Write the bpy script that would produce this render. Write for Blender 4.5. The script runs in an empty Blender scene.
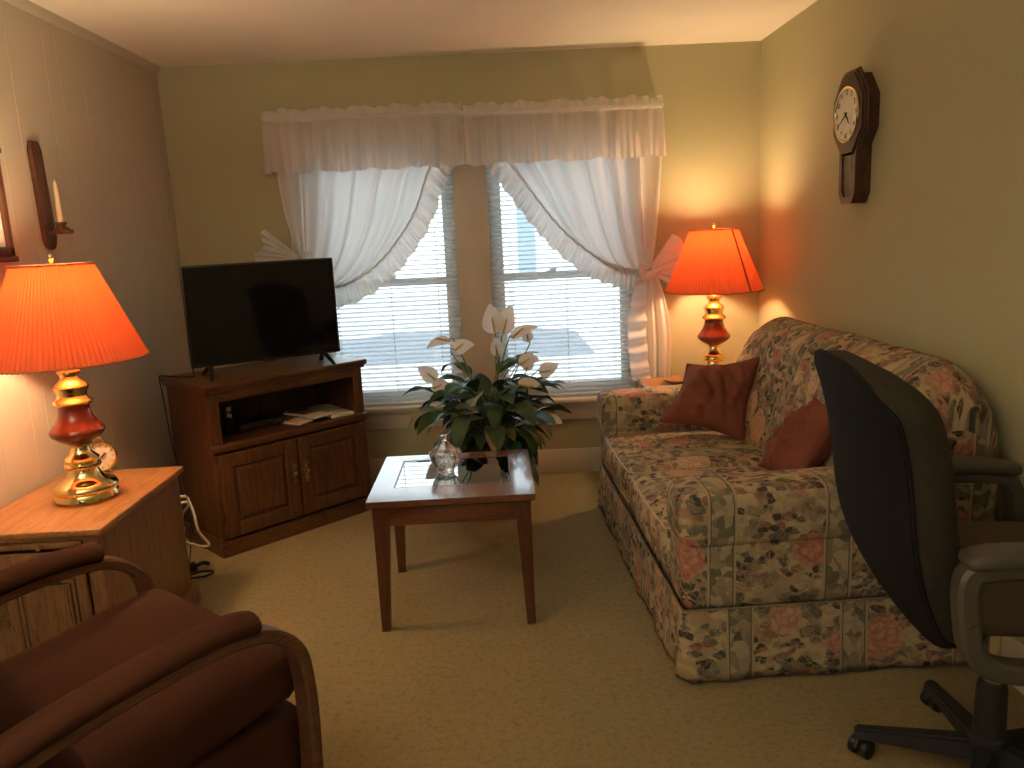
import bpy, bmesh, math, random
from mathutils import Vector, Matrix, noise as mnoise
random.seed(7)
PI = math.pi
scene = bpy.context.scene
C = scene.collection

# ------------------------------------------------------------------ camera
PITCH, ROLL, YAW = .1894, -.0481, .0182
cyw, syw, cp, sp = math.cos(YAW), math.sin(YAW), math.cos(PITCH), math.sin(PITCH)
fw = Vector((syw*cp, cyw*cp, -sp)); rt = Vector((cyw, -syw, 0)); up = rt.cross(fw)
cr, sr = math.cos(ROLL), math.sin(ROLL)
r2 = cr*rt + sr*up; u2 = -sr*rt + cr*up
cam = bpy.data.cameras.new('camera'); camo = bpy.data.objects.new('camera', cam); C.objects.link(camo)
cam.sensor_fit = 'HORIZONTAL'; cam.sensor_width = 36; cam.lens = 788/1024*36
cam.clip_start = .05; cam.clip_end = 200
m = Matrix((r2, u2, -fw)).transposed().to_4x4(); m.translation = (1.787, -4.634, 1.456)
camo.matrix_world = m
scene.camera = camo

# ------------------------------------------------------------------ world, exposure
scene.view_settings.view_transform = 'Standard'; scene.view_settings.look = 'None'
scene.view_settings.gamma = 1; scene.view_settings.use_curve_mapping = False
scene.view_settings.exposure = 0.74
SKY_STRENGTH = 2.9
LAMP_W = 21.0
LAMP_COLOR = (1.0, .71, .38)
FILL_UPLIGHT_W = 84.0  # power of the unseen fill lamp added behind the camera
FILL_UPLIGHT_COLOR = (1.0, .86, .64)
world = bpy.data.worlds.new('overcast'); scene.world = world; world.use_nodes = True
wn = world.node_tree; wbg = wn.nodes['Background']
wtc = wn.nodes.new('ShaderNodeTexCoord'); wsx = wn.nodes.new('ShaderNodeSeparateXYZ')
wrp = wn.nodes.new('ShaderNodeValToRGB')
wrp.color_ramp.elements[0].position = .0; wrp.color_ramp.elements[0].color = (.74, .85, .87, 1)
wrp.color_ramp.elements[1].position = .6; wrp.color_ramp.elements[1].color = (.66, .80, .88, 1)
wn.links.new(wtc.outputs['Generated'], wsx.inputs[0]); wn.links.new(wsx.outputs[2], wrp.inputs[0])
wn.links.new(wrp.outputs[0], wbg.inputs[0]); wbg.inputs[1].default_value = SKY_STRENGTH

W, H, YB, YF = 3.349, 2.44, 0.0, -6.2      # room: x 0..W, y YF..0, z 0..H
# daylight portals just outside the window openings
WIN = [(.745, 1.592), (1.776, 2.625)]
ZS, ZT = .47, 1.96
for (xa, xb) in WIN:
    l = bpy.data.lights.new('window_portal', 'AREA'); l.shape = 'RECTANGLE'; l.size = xb-xa; l.size_y = ZT-ZS
    l.cycles.is_portal = True
    o = bpy.data.objects.new('window_portal', l); C.objects.link(o)
    o.location = ((xa+xb)/2, .2, (ZS+ZT)/2); o.rotation_euler = (-PI/2, 0, 0)

l = bpy.data.lights.new('window_portal', 'AREA'); l.shape = 'RECTANGLE'; l.size = .9; l.size_y = 1.2; l.cycles.is_portal = True  # portal for the added fill window in the rear wall
o = bpy.data.objects.new('window_portal', l); C.objects.link(o); o.location = (.8, YF-.15, 1.45); o.rotation_euler = (PI/2, 0, 0)

# ------------------------------------------------------------------ material helpers
class Mat:
    def __init__(s, name, rough=.5, metal=0.0, spec=.5):
        s.m = bpy.data.materials.new(name); s.m.use_nodes = True; s.t = s.m.node_tree
        s.b = s.t.nodes['Principled BSDF']; s.out = s.t.nodes['Material Output']
        s.b.inputs['Roughness'].default_value = rough; s.b.inputs['Metallic'].default_value = metal
        s.b.inputs['Specular IOR Level'].default_value = spec
    def n(s, typ, props=None, **kw):
        nd = s.t.nodes.new('ShaderNode'+typ)
        for k, v in (props or {}).items(): setattr(nd, k, v)
        for k, v in kw.items():
            i = nd.inputs[int(k[1:])] if (k[0] == 'i' and k[1:].isdigit()) else nd.inputs[k.replace('_', ' ')]
            s.put(i, v)
        return nd
    def put(s, i, v):
        if isinstance(v, bpy.types.NodeSocket): s.t.links.new(v, i)
        elif isinstance(v, bpy.types.Node): s.t.links.new(v.outputs[0], i)
        else:
            if i.type == 'RGBA' and len(v) == 3: v = (*v, 1)
            i.default_value = v
    def math(s, op, a, b=0.0, c=0.0, clamp=False):
        nd = s.n('Math', {'operation': op, 'use_clamp': clamp}); s.put(nd.inputs[0], a); s.put(nd.inputs[1], b); s.put(nd.inputs[2], c); return nd.outputs[0]
    def mix(s, f, a, b, blend='MIX'):
        nd = s.n('MixRGB', {'blend_type': blend}); s.put(nd.inputs[0], f); s.put(nd.inputs[1], a); s.put(nd.inputs[2], b); return nd.outputs[0]
    def ramp(s, f, stops, interp='LINEAR'):
        nd = s.n('ValToRGB'); cr_ = nd.color_ramp; cr_.interpolation = interp
        while len(cr_.elements) < len(stops): cr_.elements.new(.5)
        for e, (p, c) in zip(cr_.elements, stops):
            e.position = p; e.color = (*c, 1) if len(c) == 3 else c
        s.put(nd.inputs[0], f); return nd.outputs[0]
    def obj(s, scale=(1, 1, 1), rot=(0, 0, 0), out='Object'):
        tc = s.n('TexCoord'); mp = s.n('Mapping'); s.put(mp.inputs[0], tc.outputs[out])
        mp.inputs['Scale'].default_value = scale; mp.inputs['Rotation'].default_value = rot; return mp.outputs[0]
    def noise(s, vec, scale, detail=3, rough=.55, dist=0.0):
        return s.n('TexNoise', Vector=vec, Scale=scale, Detail=detail, Roughness=rough, Distortion=dist).outputs[0]
    def bump(s, h, strength=.2, dist=.01):
        nd = s.n('Bump', Strength=strength, Distance=dist, Height=h); s.put(s.b.inputs['Normal'], nd.outputs[0])
    def base(s, c): s.put(s.b.inputs['Base Color'], c); return s

def plain(name, col, rough=.5, metal=0.0, var=.12, scale=6, spec=.5, bump=0.0, bscale=80):
    M = Mat(name, rough, metal, spec); v = M.obj()
    nz = M.noise(v, scale)
    M.base(M.mix(nz, tuple(c*(1-var) for c in col), tuple(min(1, c*(1+var)) for c in col)))
    if bump: M.bump(M.noise(v, bscale, 4), bump, .004)
    return M.m

def wood(name, dark, mid, light, axis='z', rough=.38, grain=1.0, spec=.5):
    M = Mat(name, rough, spec=spec)
    st = {'x': (.9, 9, 9), 'y': (9, .9, 9), 'z': (9, 9, .9)}[axis]
    v = M.obj(tuple(a*grain for a in st))
    big = M.noise(v, .9, 2, .5, .7)
    rings = M.math('FRACT', M.math('MULTIPLY', big, 7.0))
    fine = M.noise(M.obj(tuple(a*grain*7 for a in st)), 2.2, 4, .7)
    col = M.ramp(rings, [(0, dark), (.12, mid), (.6, light), (1, mid)])
    col = M.mix(M.ramp(fine, [(.36, (1, 1, 1)), (.5, (0, 0, 0))]), col, dark)
    M.base(M.mix(.3, col, mid))
    M.bump(fine, .08, .002)
    return M.m

def cloth(name, col, trans=.45, see=.12, rough=.9, tcol=None, weave=True):
    """thin woven cloth that lets light through"""
    M = Mat(name, rough, spec=.1); t = M.t
    v = M.obj()
    c = M.mix(M.noise(v, 40, 3), tuple(x*.93 for x in col), col)
    d = M.n('BsdfDiffuse', Color=c); tr = M.n('BsdfTranslucent', Color=tcol or col)
    tp = M.n('BsdfTransparent', Color=(1, 1, 1))
    a = M.n('MixShader', i0=trans, i1=d.outputs[0], i2=tr.outputs[0])
    b = M.n('MixShader', i0=see, i1=a.outputs[0], i2=tp.outputs[0])
    t.links.new(b.outputs[0], M.out.inputs[0])
    return M.m

def glassy(name, tint=(1, 1, 1), gloss=.08, rough=.0):
    M = Mat(name)
    fr = M.n('Fresnel', IOR=1.5)
    tp = M.n('BsdfTransparent', Color=tint); g = M.n('BsdfGlossy', Roughness=rough)
    f = M.math('ADD', fr.outputs[0], gloss*.3)
    a = M.n('MixShader', i0=f, i1=tp.outputs[0], i2=g.outputs[0])
    M.t.links.new(a.outputs[0], M.out.inputs[0]); return M.m

def velvet(name, col, dark, scale=30, sheen=.5):
    M = Mat(name, .85, spec=.15); v = M.obj()
    nz = M.noise(v, 5, 4, .6); fz = M.noise(v, scale*8, 2)
    M.base(M.mix(M.math('ADD', M.math('MULTIPLY', nz, .6), M.math('MULTIPLY', fz, .4)), dark, col))
    M.b.inputs['Sheen Weight'].default_value = sheen; M.b.inputs['Sheen Tint'].default_value = (*col, 1)
    M.bump(fz, .15, .002); return M.m

# ------------------------------------------------------------------ materials
MAT = {}
def carpet():
    M = Mat('beige_carpet', .95, spec=.05); v = M.obj()
    a = M.noise(v, 3.5, 6, .72); f = M.noise(v, 220, 3, .7); g = M.noise(v, 45, 3, .7)
    c = M.mix(a, (.36, .285, .145), (.46, .37, .195)); c = M.mix(M.math('MULTIPLY', f, .6), c, (.20, .145, .065))
    c = M.mix(M.ramp(g, [(.48, (0, 0, 0)), (.72, (.5, .5, .5))]), c, (.17, .12, .05))
    M.base(c); M.bump(M.math('ADD', f, g), .8, .01); return M.m
MAT['carpet'] = carpet()
MAT['wall_sage'] = plain('sage_paint', (.45, .415, .245), .75, var=.04, scale=2, spec=.25, bump=.06, bscale=160)
MAT['wall_left'] = plain('cream_panel_paint', (.56, .505, .41), .6, var=.04, scale=2, spec=.3, bump=.04, bscale=120)
MAT['ceiling'] = plain('ceiling_white', (.93, .87, .75), .85, var=.03, scale=3, spec=.2, bump=.08, bscale=150)
MAT['trim'] = plain('beige_trim_paint', (.60, .52, .40), .45, var=.05, spec=.4)
MAT['vinyl'] = plain('white_vinyl', (.88, .90, .90), .4, var=.03)
MAT['pane'] = glassy('window_glass')
MAT['slat'] = cloth('white_blind_slat', (.92, .94, .95), .75, .28)
MAT['cord'] = plain('pale_cord', (.75, .72, .65), .8, var=.05)
MAT['sheer'] = cloth('white_sheer_cotton', (.88, .85, .82), .50, .025)
MAT['ruffle'] = cloth('white_ruffle_cotton', (.88, .85, .82), .42, .05)
MAT['valance'] = cloth('white_valance_cotton', (.90, .85, .80), .58, .10)
MAT['heading'] = cloth('white_heading_braid', (.88, .85, .82), .6, .15)
MAT['oak_z'] = wood('dark_oak_upright', (.024, .010, .004), (.095, .036, .014), (.14, .056, .021), 'z')
MAT['oak_x'] = wood('dark_oak_lengthwise', (.024, .010, .004), (.095, .036, .014), (.14, .056, .021), 'x')
MAT['oak_in'] = wood('dark_oak_inside', (.025, .011, .006), (.09, .04, .018), (.12, .055, .025), 'x')
MAT['maple_y'] = wood('honey_oak_top', (.21, .085, .028), (.40, .185, .062), (.47, .225, .08), 'y', .3)
MAT['maple_z'] = wood('honey_oak_upright', (.12, .055, .022), (.25, .125, .052), (.31, .155, .066), 'z', .4)
MAT['maple_dark'] = plain('dark_carved_groove', (.06, .026, .011), .6, var=.2)
MAT['cherry_x'] = wood('cherry_table_lengthwise', (.08, .022, .010), (.135, .044, .021), (.16, .055, .027), 'x', .16)
for nd_ in MAT['cherry_x'].node_tree.nodes:
    if nd_.type == 'BSDF_PRINCIPLED': nd_.inputs['Coat Weight'].default_value = .7; nd_.inputs['Coat Roughness'].default_value = .08
MAT['cherry_z'] = wood('cherry_table_upright', (.05, .014, .006), (.095, .029, .013), (.115, .038, .017), 'z', .3)
MAT['walnut_z'] = wood('walnut_upright', (.025, .010, .006), (.075, .030, .015), (.10, .042, .02), 'z', .35)
MAT['brown_frame'] = wood('brown_frame_wood', (.04, .014, .007), (.12, .045, .02), (.16, .062, .028), 'z', .4)
MAT['bentwood'] = wood('bent_arm_wood', (.05, .018, .009), (.13, .05, .024), (.17, .068, .032), 'y', .3)
MAT['brass'] = plain('polished_brass', (.86, .68, .32), .13, 1.0, var=.05)
MAT['old_brass'] = plain('antique_brass', (.33, .23, .12), .35, 1.0, var=.3, scale=60)
MAT['ceramic'] = plain('oxblood_ceramic', (.20, .030, .011), .1, var=.15, spec=.6)
MAT['black_plastic'] = plain('black_plastic', (.012, .012, .012), .35, var=.1)
MAT['black_matte'] = plain('black_matte_plastic', (.014, .013, .012), .6, var=.15)
MAT['screen'] = plain('dark_tv_screen', (.005, .005, .006), .06, var=.05, spec=.3)
MAT['black_fabric'] = plain('black_chair_fabric', (.011, .010, .0095), .9, var=.25, scale=50, spec=.15, bump=.25, bscale=400)
MAT['grey_fabric'] = plain('charcoal_chair_fabric', (.045, .036, .026), .9, var=.25, scale=50, spec=.2, bump=.2, bscale=400)
MAT['seat_fabric'] = plain('brown_chair_seat_fabric', (.10, .07, .045), .9, var=.2, scale=40, spec=.15, bump=.2, bscale=400)
MAT['taupe_plastic'] = plain('dark_taupe_plastic', (.075, .062, .044), .5, var=.1)
MAT['chrome'] = plain('chrome', (.75, .72, .68), .15, 1.0, var=.03)
MAT['brown_velvet'] = velvet('brown_velvet', (.075, .024, .010), (.04, .012, .006), 30, .2)
MAT['rust'] = velvet('rust_cotton', (.25, .082, .050), (.17, .052, .032), 20, .25)
MAT['paper'] = plain('cream_paper', (.70, .64, .50), .8, var=.08)
MAT['paper_b'] = plain('printed_paper', (.55, .50, .40), .7, var=.35, scale=45)
MAT['paper_c'] = plain('dark_print', (.10, .085, .07), .6, var=.5, scale=60)
MAT['green_paper'] = plain('pale_green_card', (.34, .38, .22), .7, var=.1)
MAT['white_cord'] = plain('white_cord_plastic', (.80, .74, .60), .45, var=.05)
MAT['ivory'] = plain('ivory_wax', (.78, .66, .44), .5, var=.05)
MAT['clock_face'] = plain('cream_dial', (.80, .74, .60), .6, var=.03)
MAT['ink'] = plain('black_ink', (.02, .018, .015), .6, var=.05)
MAT['house_wall'] = plain('white_siding', (.90, .92, .92), .8, var=.03)
MAT['shingles'] = plain('grey_shingles', (.16, .18, .21), .9, var=.12, scale=20)
MAT['pale_ground'] = plain('pale_ground', (.62, .64, .64), .9, var=.1, scale=1)
MAT['blue_glass'] = plain('blue_house_glass', (.22, .30, .42), .3, var=.1)
MAT['pot'] = plain('dark_green_pot', (.03, .05, .03), .4, var=.1)
MAT['soil'] = plain('moss', (.05, .045, .02), .95, var=.4, scale=60)
MAT['stem'] = plain('green_stem', (.13, .19, .06), .6, var=.2)
MAT['spathe'] = cloth('white_lily_spathe', (.84, .74, .62), .35, 0.0)
MAT['spadix'] = plain('cream_spadix', (.55, .38, .16), .7, var=.2)

def leafmat(name, a, b, c):
    M = Mat(name, .5, spec=.35); v = M.obj()
    M.base(M.ramp(M.noise(v, 7, 3), [(.3, a), (.52, b), (.75, c)]))
    return M.m
MAT['leaf'] = leafmat('dark_green_leaf', (.018, .036, .012), (.038, .075, .024), (.065, .115, .032))
MAT['leaf_bright'] = leafmat('bright_green_leaf', (.03, .10, .05), (.05, .16, .08), (.08, .20, .08))
MAT['leaf_pale'] = leafmat('cream_edged_leaf', (.10, .12, .04), (.32, .27, .12), (.16, .17, .06))

def crystal():
    M = Mat('cut_crystal', .02)
    g = M.n('BsdfGlass', Color=(.97, .94, .90), Roughness=.02, IOR=1.5)
    tp = M.n('BsdfTransparent', Color=(.93, .9, .85))
    a = M.n('MixShader', i0=.22, i1=g.outputs[0], i2=tp.outputs[0])
    M.t.links.new(a.outputs[0], M.out.inputs[0]); return M.m
MAT['crystal'] = crystal()

def inset_glass():
    M = Mat('table_glass')
    fr = M.n('Fresnel', IOR=1.9)
    tp = M.n('BsdfTransparent', Color=(.80, .78, .72)); g = M.n('BsdfGlossy', Roughness=.01, Color=(1, 1, 1))
    a = M.n('MixShader', i0=M.math('ADD', fr.outputs[0], .12), i1=tp.outputs[0], i2=g.outputs[0])
    M.t.links.new(a.outputs[0], M.out.inputs[0]); return M.m
MAT['inset_glass'] = inset_glass()

def shade_mat():
    M = Mat('orange_pleated_shade', .9)
    c = (.74, .23, .075)
    d = M.n('BsdfDiffuse', Color=(.60, .19, .08)); tr = M.n('BsdfTranslucent', Color=(.80, .100, .022))
    a = M.n('MixShader', i0=.142, i1=d.outputs[0], i2=tr.outputs[0])
    M.t.links.new(a.outputs[0], M.out.inputs[0]); return M.m
MAT['shade'] = shade_mat()
MAT['shade_trim'] = cloth('orange_shade_binding', (.55, .22, .10), .2, 0, tcol=(.5, .1, .03))
def bulb_mat():
    M = Mat('frosted_bulb')
    e = M.n('Emission', Color=(1, .75, .42), Strength=3.0); tp = M.n('BsdfTransparent')
    a = M.n('MixShader', i0=.5, i1=tp.outputs[0], i2=e.outputs[0])
    M.t.links.new(a.outputs[0], M.out.inputs[0]); return M.m
MAT['bulb'] = bulb_mat()

def floral():
    M = Mat('floral_upholstery', .85, spec=.15)
    uv = M.n('TexCoord').outputs['UV']
    nd = M.n('TexNoise', Vector=uv, Scale=14.0, Detail=2.0)
    off = M.n('VectorMath', {'operation': 'MULTIPLY_ADD'}); M.put(off.inputs[0], nd.outputs['Color']); off.inputs[1].default_value = (.05, .05, 0); M.put(off.inputs[2], uv)
    p = off.outputs[0]
    sx = M.n('SeparateXYZ', Vector=uv)
    base = M.mix(M.noise(uv, 9), (.42, .31, .165), (.52, .395, .22))
    # leaves: two layers of soft, bent blobs
    def leaves(col, scale, rot, stretch, cols, m0, soft, seed):
        mp = M.n('Mapping', Vector=p); mp.inputs['Rotation'].default_value = (0, 0, rot); mp.inputs['Scale'].default_value = (1, stretch, 1); mp.inputs['Location'].default_value = (seed, seed*1.7, 0)
        vl = M.n('TexVoronoi', {'feature': 'F1'}, Vector=mp.outputs[0], Scale=scale, Randomness=1.0)
        lr = M.n('SeparateColor', Color=vl.outputs['Color'])
        lc = M.ramp(lr.outputs[0], cols, 'CONSTANT')
        vein = M.ramp(M.noise(p, 70, 4, .75), [(.3, (.55, .55, .55)), (.7, (1.35, 1.35, 1.35))])
        lc = M.mix(.85, lc, vein, 'MULTIPLY')
        dd = M.math('ADD', vl.outputs[0], M.math('MULTIPLY', M.math('SUBTRACT', M.noise(p, 60, 2), .5), .35))
        clus = M.ramp(M.noise(uv, 5.5, 2), [(m0, (0, 0, 0)), (m0+.08, (1, 1, 1))])
        k = M.math('MULTIPLY', M.math('MULTIPLY', M.ramp(dd, [(.48, (1, 1, 1)), (.48+soft, (0, 0, 0))]), clus), M.math('GREATER_THAN', lr.outputs[1], .15))
        rim = M.math('MULTIPLY', M.ramp(dd, [(.48+soft, (1, 1, 1)), (.66, (0, 0, 0))]), clus)
        col = M.mix(M.math('MULTIPLY', rim, .55), col, (.30, .225, .125))
        return M.mix(k, col, lc)
    col = leaves(base, 17.0, .7, 1.25, [(0, (.13, .118, .085)), (.25, (.20, .17, .12)), (.5, (.29, .205, .135)), (.75, (.38, .205, .135)), (.9, (.10, .09, .065))], .22, .12, 0)
    col = leaves(col, 27.0, -.6, 1.45, [(0, (.075, .062, .045)), (.3, (.16, .13, .095)), (.6, (.45, .34, .20)), (.8, (.27, .13, .085))], .32, .12, 3.3)
    vn = M.n('TexVoronoi', {'feature': 'DISTANCE_TO_EDGE'}, Vector=p, Scale=46.0, Randomness=1.0)
    vk = M.math('MULTIPLY', M.ramp(vn.outputs[0], [(.0, (.75, .75, .75)), (.07, (0, 0, 0))]), M.ramp(M.noise(uv, 13, 2), [(.42, (0, 0, 0)), (.52, (1, 1, 1))]))
    col = M.mix(vk, col, (.44, .34, .20))
    # roses
    vr = M.n('TexVoronoi', {'feature': 'F1'}, Vector=uv, Scale=5.2, Randomness=.75)
    rr = M.n('SeparateColor', Color=vr.outputs['Color'])
    d = M.math('ADD', vr.outputs[0], M.math('MULTIPLY', M.math('SUBTRACT', M.noise(uv, 22, 2), .5), .22))
    rc = M.ramp(rr.outputs[1], [(0, (.55, .30, .17)), (.28, (.42, .135, .085)), (.5, (.62, .42, .24)), (.72, (.50, .20, .12)), (.88, (.36, .11, .08))], 'CONSTANT')
    pet = M.n('TexVoronoi', {'feature': 'DISTANCE_TO_EDGE'}, Vector=p, Scale=34.0, Randomness=1.0)
    ring = M.math('SINE', M.math('MULTIPLY_ADD', d, 42.0, M.math('MULTIPLY', M.noise(p, 20, 2), 9.0)))
    sh = M.math('ADD', M.math('MULTIPLY', ring, .17), M.math('MULTIPLY', M.ramp(pet.outputs[0], [(0, (0, 0, 0)), (.16, (1, 1, 1))]), .45))
    rcol = M.mix(M.math('ADD', sh, .28, clamp=True), M.mix(.55, rc, (.14, .05, .035)), M.mix(.25, rc, (.80, .62, .42)))
    rmask = M.math('MULTIPLY', M.ramp(d, [(.36, (1, 1, 1)), (.41, (0, 0, 0))]), M.math('GREATER_THAN', rr.outputs[0], .18))
    col = M.mix(rmask, col, rcol)
    # vertical bands
    s = M.math('ABSOLUTE', M.math('SUBTRACT', M.math('FRACT', M.math('ADD', M.math('DIVIDE', sx.outputs[0], .37), .02)), .5))
    band = M.math('LESS_THAN', s, .10)
    vb = M.n('TexVoronoi', {'feature': 'F1'}, Vector=p, Scale=36.0)
    br = M.n('SeparateColor', Color=vb.outputs['Color'])
    bcol = M.ramp(br.outputs[0], [(0, (.10, .095, .06)), (.3, (.20, .17, .11)), (.6, (.30, .235, .15)), (.85, (.42, .33, .21))])
    col = M.mix(M.math('MULTIPLY', band, .92), col, bcol)
    edge = M.math('LESS_THAN', M.math('ABSOLUTE', M.math('SUBTRACT', s, .112)), .012)
    col = M.mix(edge, col, (.38, .30, .18))
    edge2 = M.math('LESS_THAN', M.math('ABSOLUTE', M.math('SUBTRACT', s, .098)), .005)
    col = M.mix(edge2, col, (.14, .09, .06))
    M.base(col)
    M.bump(M.noise(uv, 500, 2), .12, .002)
    return M.m
MAT['floral'] = floral()
MAT['cream_welt'] = plain('cream_cushion_welt', (.48, .375, .23), .8, var=.2, scale=45)
MAT['welt'] = plain('taupe_welt', (.24, .175, .10), .8, var=.35, scale=45)

def print_mat():
    M = Mat('pale_blue_print', .5); v = M.obj((1, 1, 1))
    a = M.noise(v, 9, 5, .65, 1.5)
    M.base(M.ramp(a, [(.3, (.45, .58, .62)), (.5, (.66, .76, .78)), (.62, (.86, .90, .90)), (.8, (.55, .66, .69))])); return M.m
MAT['print'] = print_mat()

# ------------------------------------------------------------------ object helpers
def new(): return bmesh.new()
def link(name, bm, mat, parent=None, ang=38, label=None, uv=None, kind=None):
    if uv: uv(bm)
    me = bpy.data.meshes.new(name)
    bmesh.ops.recalc_face_normals(bm, faces=bm.faces[:]) if uv is not False else None
    bm.to_mesh(me); bm.free()
    me.polygons.foreach_set('use_smooth', [True]*len(me.polygons))
    me.set_sharp_from_angle(angle=math.radians(ang))
    o = bpy.data.objects.new(name, me); C.objects.link(o)
    me.materials.append(MAT[mat] if isinstance(mat, str) else mat)
    if parent: o.parent = parent
    if label: o['label'] = label
    if kind: o['kind'] = kind
    return o
def thing(name, label, cat, loc=(0, 0, 0), rz=0, group=None, kind=None):
    o = bpy.data.objects.new(name, None); C.objects.link(o); o.empty_display_size = .1
    o.location = loc; o.rotation_euler = (0, 0, rz)
    if label: o['label'] = label
    if cat: o['category'] = cat
    if group: o['group'] = group
    if kind: o['kind'] = kind
    return o
def tag(o, label, cat, group=None):
    o['label'] = label; o['category'] = cat
    if group: o['group'] = group
    return o
def struct(name, bm, mat, parent=None, **k):
    return link(name, bm, mat, parent, kind='structure' if parent is None else None, **k)

def box(bm, x0, x1, y0, y1, z0, z1, bev=0.0, seg=2, M=None):
    r = bmesh.ops.create_cube(bm, size=1)
    vs = r['verts']
    bmesh.ops.scale(bm, vec=(x1-x0, y1-y0, z1-z0), verts=vs)
    bmesh.ops.translate(bm, vec=((x0+x1)/2, (y0+y1)/2, (z0+z1)/2), verts=vs)
    if M is not None: bmesh.ops.transform(bm, matrix=M, verts=vs)
    if bev > 0:
        es = list({e for v in vs for e in v.link_edges})
        bmesh.ops.bevel(bm, geom=es, offset=bev, segments=seg, profile=.5, affect='EDGES', clamp_overlap=True)
def hexa(bm, bot, top):
    """8-corner solid from two quads (lists of 4 points)"""
    vs = [bm.verts.new(p) for p in list(bot)+list(top)]
    for f in ((3, 2, 1, 0), (4, 5, 6, 7), (0, 1, 5, 4), (1, 2, 6, 5), (2, 3, 7, 6), (3, 0, 4, 7)): bm.faces.new([vs[i] for i in f])
def prism(bm, poly, f, a, b, bev=0.0):
    """extrude polygon poly (list of 2D) from depth a to b; f(u,v,d) -> 3D"""
    A = [bm.verts.new(f(u, v, a)) for u, v in poly]; B = [bm.verts.new(f(u, v, b)) for u, v in poly]
    n = len(poly); fa = bm.faces.new(A); fb = bm.faces.new(B[::-1])
    for i in range(n): bm.faces.new((A[i], B[i], B[(i+1) % n], A[(i+1) % n]))
    if bev:
        bmesh.ops.bevel(bm, geom=list(fb.edges)+list(fa.edges), offset=bev, segments=2, profile=.5, affect='EDGES')
def tube(bm, pts, r, seg=8, closed=False, caps=True, flat=1.0):
    pts = [Vector(p) for p in pts]; n = len(pts)
    rf = r if callable(r) else (lambda t: r)
    rings = []; prev = None
    for i, p in enumerate(pts):
        if closed: t = pts[(i+1) % n]-pts[i-1]
        else: t = pts[min(i+1, n-1)]-pts[max(i-1, 0)]
        t.normalize()
        if prev is None:
            a = Vector((0, 0, 1)) if abs(t.z) < .9 else Vector((1, 0, 0))
            nrm = (a - t*a.dot(t)).normalized()
        else: nrm = (prev - t*prev.dot(t)).normalized()
        prev = nrm; bn = t.cross(nrm); rr = rf(i/max(1, n-1))
        rings.append([bm.verts.new(p + (nrm*math.cos(2*PI*k/seg)*flat + bn*math.sin(2*PI*k/seg))*rr) for k in range(seg)])
    for i in range(n if closed else n-1):
        A, B = rings[i], rings[(i+1) % n]
        for k in range(seg): bm.faces.new((A[k], A[(k+1) % seg], B[(k+1) % seg], B[k]))
    if caps and not closed: bm.faces.new(rings[0][::-1]); bm.faces.new(rings[-1])
def smooth_path(pts, n=8, closed=False):
    P = [Vector(p) for p in pts]; out = []; m_ = len(P)
    for i in range(m_ if closed else m_-1):
        g = (lambda j: P[j % m_]) if closed else (lambda j: P[max(0, min(m_-1, j))])
        p0, p1, p2, p3 = g(i-1), g(i), g(i+1), g(i+2)
        for k in range(n):
            t = k/n
            out.append(.5*((2*p1)+(p2-p0)*t+(2*p0-5*p1+4*p2-p3)*t*t+(3*p1-p0-3*p2+p3)*t**3))
    if not closed: out.append(P[-1])
    return out
def lathe(bm, prof, seg=40, c=(0, 0, 0), rmod=None, cap=True):
    rings = []
    for (r, z) in prof:
        if r < 1e-5: rings.append([bm.verts.new((c[0], c[1], c[2]+z))]); continue
        rings.append([bm.verts.new((c[0]+math.cos(2*PI*k/seg)*(r*(rmod(k, z) if rmod else 1)), c[1]+math.sin(2*PI*k/seg)*(r*(rmod(k, z) if rmod else 1)), c[2]+z)) for k in range(seg)])
    for A, B in zip(rings, rings[1:]):
        if len(A) == 1 and len(B) == 1: continue
        for k in range(seg):
            if len(A) == 1: bm.faces.new((A[0], B[(k+1) % seg], B[k]))
            elif len(B) == 1: bm.faces.new((A[k], A[(k+1) % seg], B[0]))
            else: bm.faces.new((A[k], A[(k+1) % seg], B[(k+1) % seg], B[k]))
    if cap:
        if len(rings[0]) > 1: bm.faces.new(rings[0][::-1])
        if len(rings[-1]) > 1: bm.faces.new(rings[-1])
def grid(bm, f, nu, nv, uvf=None):
    vs = [[bm.verts.new(f(i/nu, j/nv)) for j in range(nv+1)] for i in range(nu+1)]
    L = bm.loops.layers.uv.verify() if uvf else None
    for i in range(nu):
        for j in range(nv):
            fc = bm.faces.new((vs[i][j], vs[i+1][j], vs[i+1][j+1], vs[i][j+1]))
            if L:
                for lp, (a, b) in zip(fc.loops, ((i, j), (i+1, j), (i+1, j+1), (i, j+1))): lp[L].uv = uvf(a/nu, b/nv)
    return vs
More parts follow.
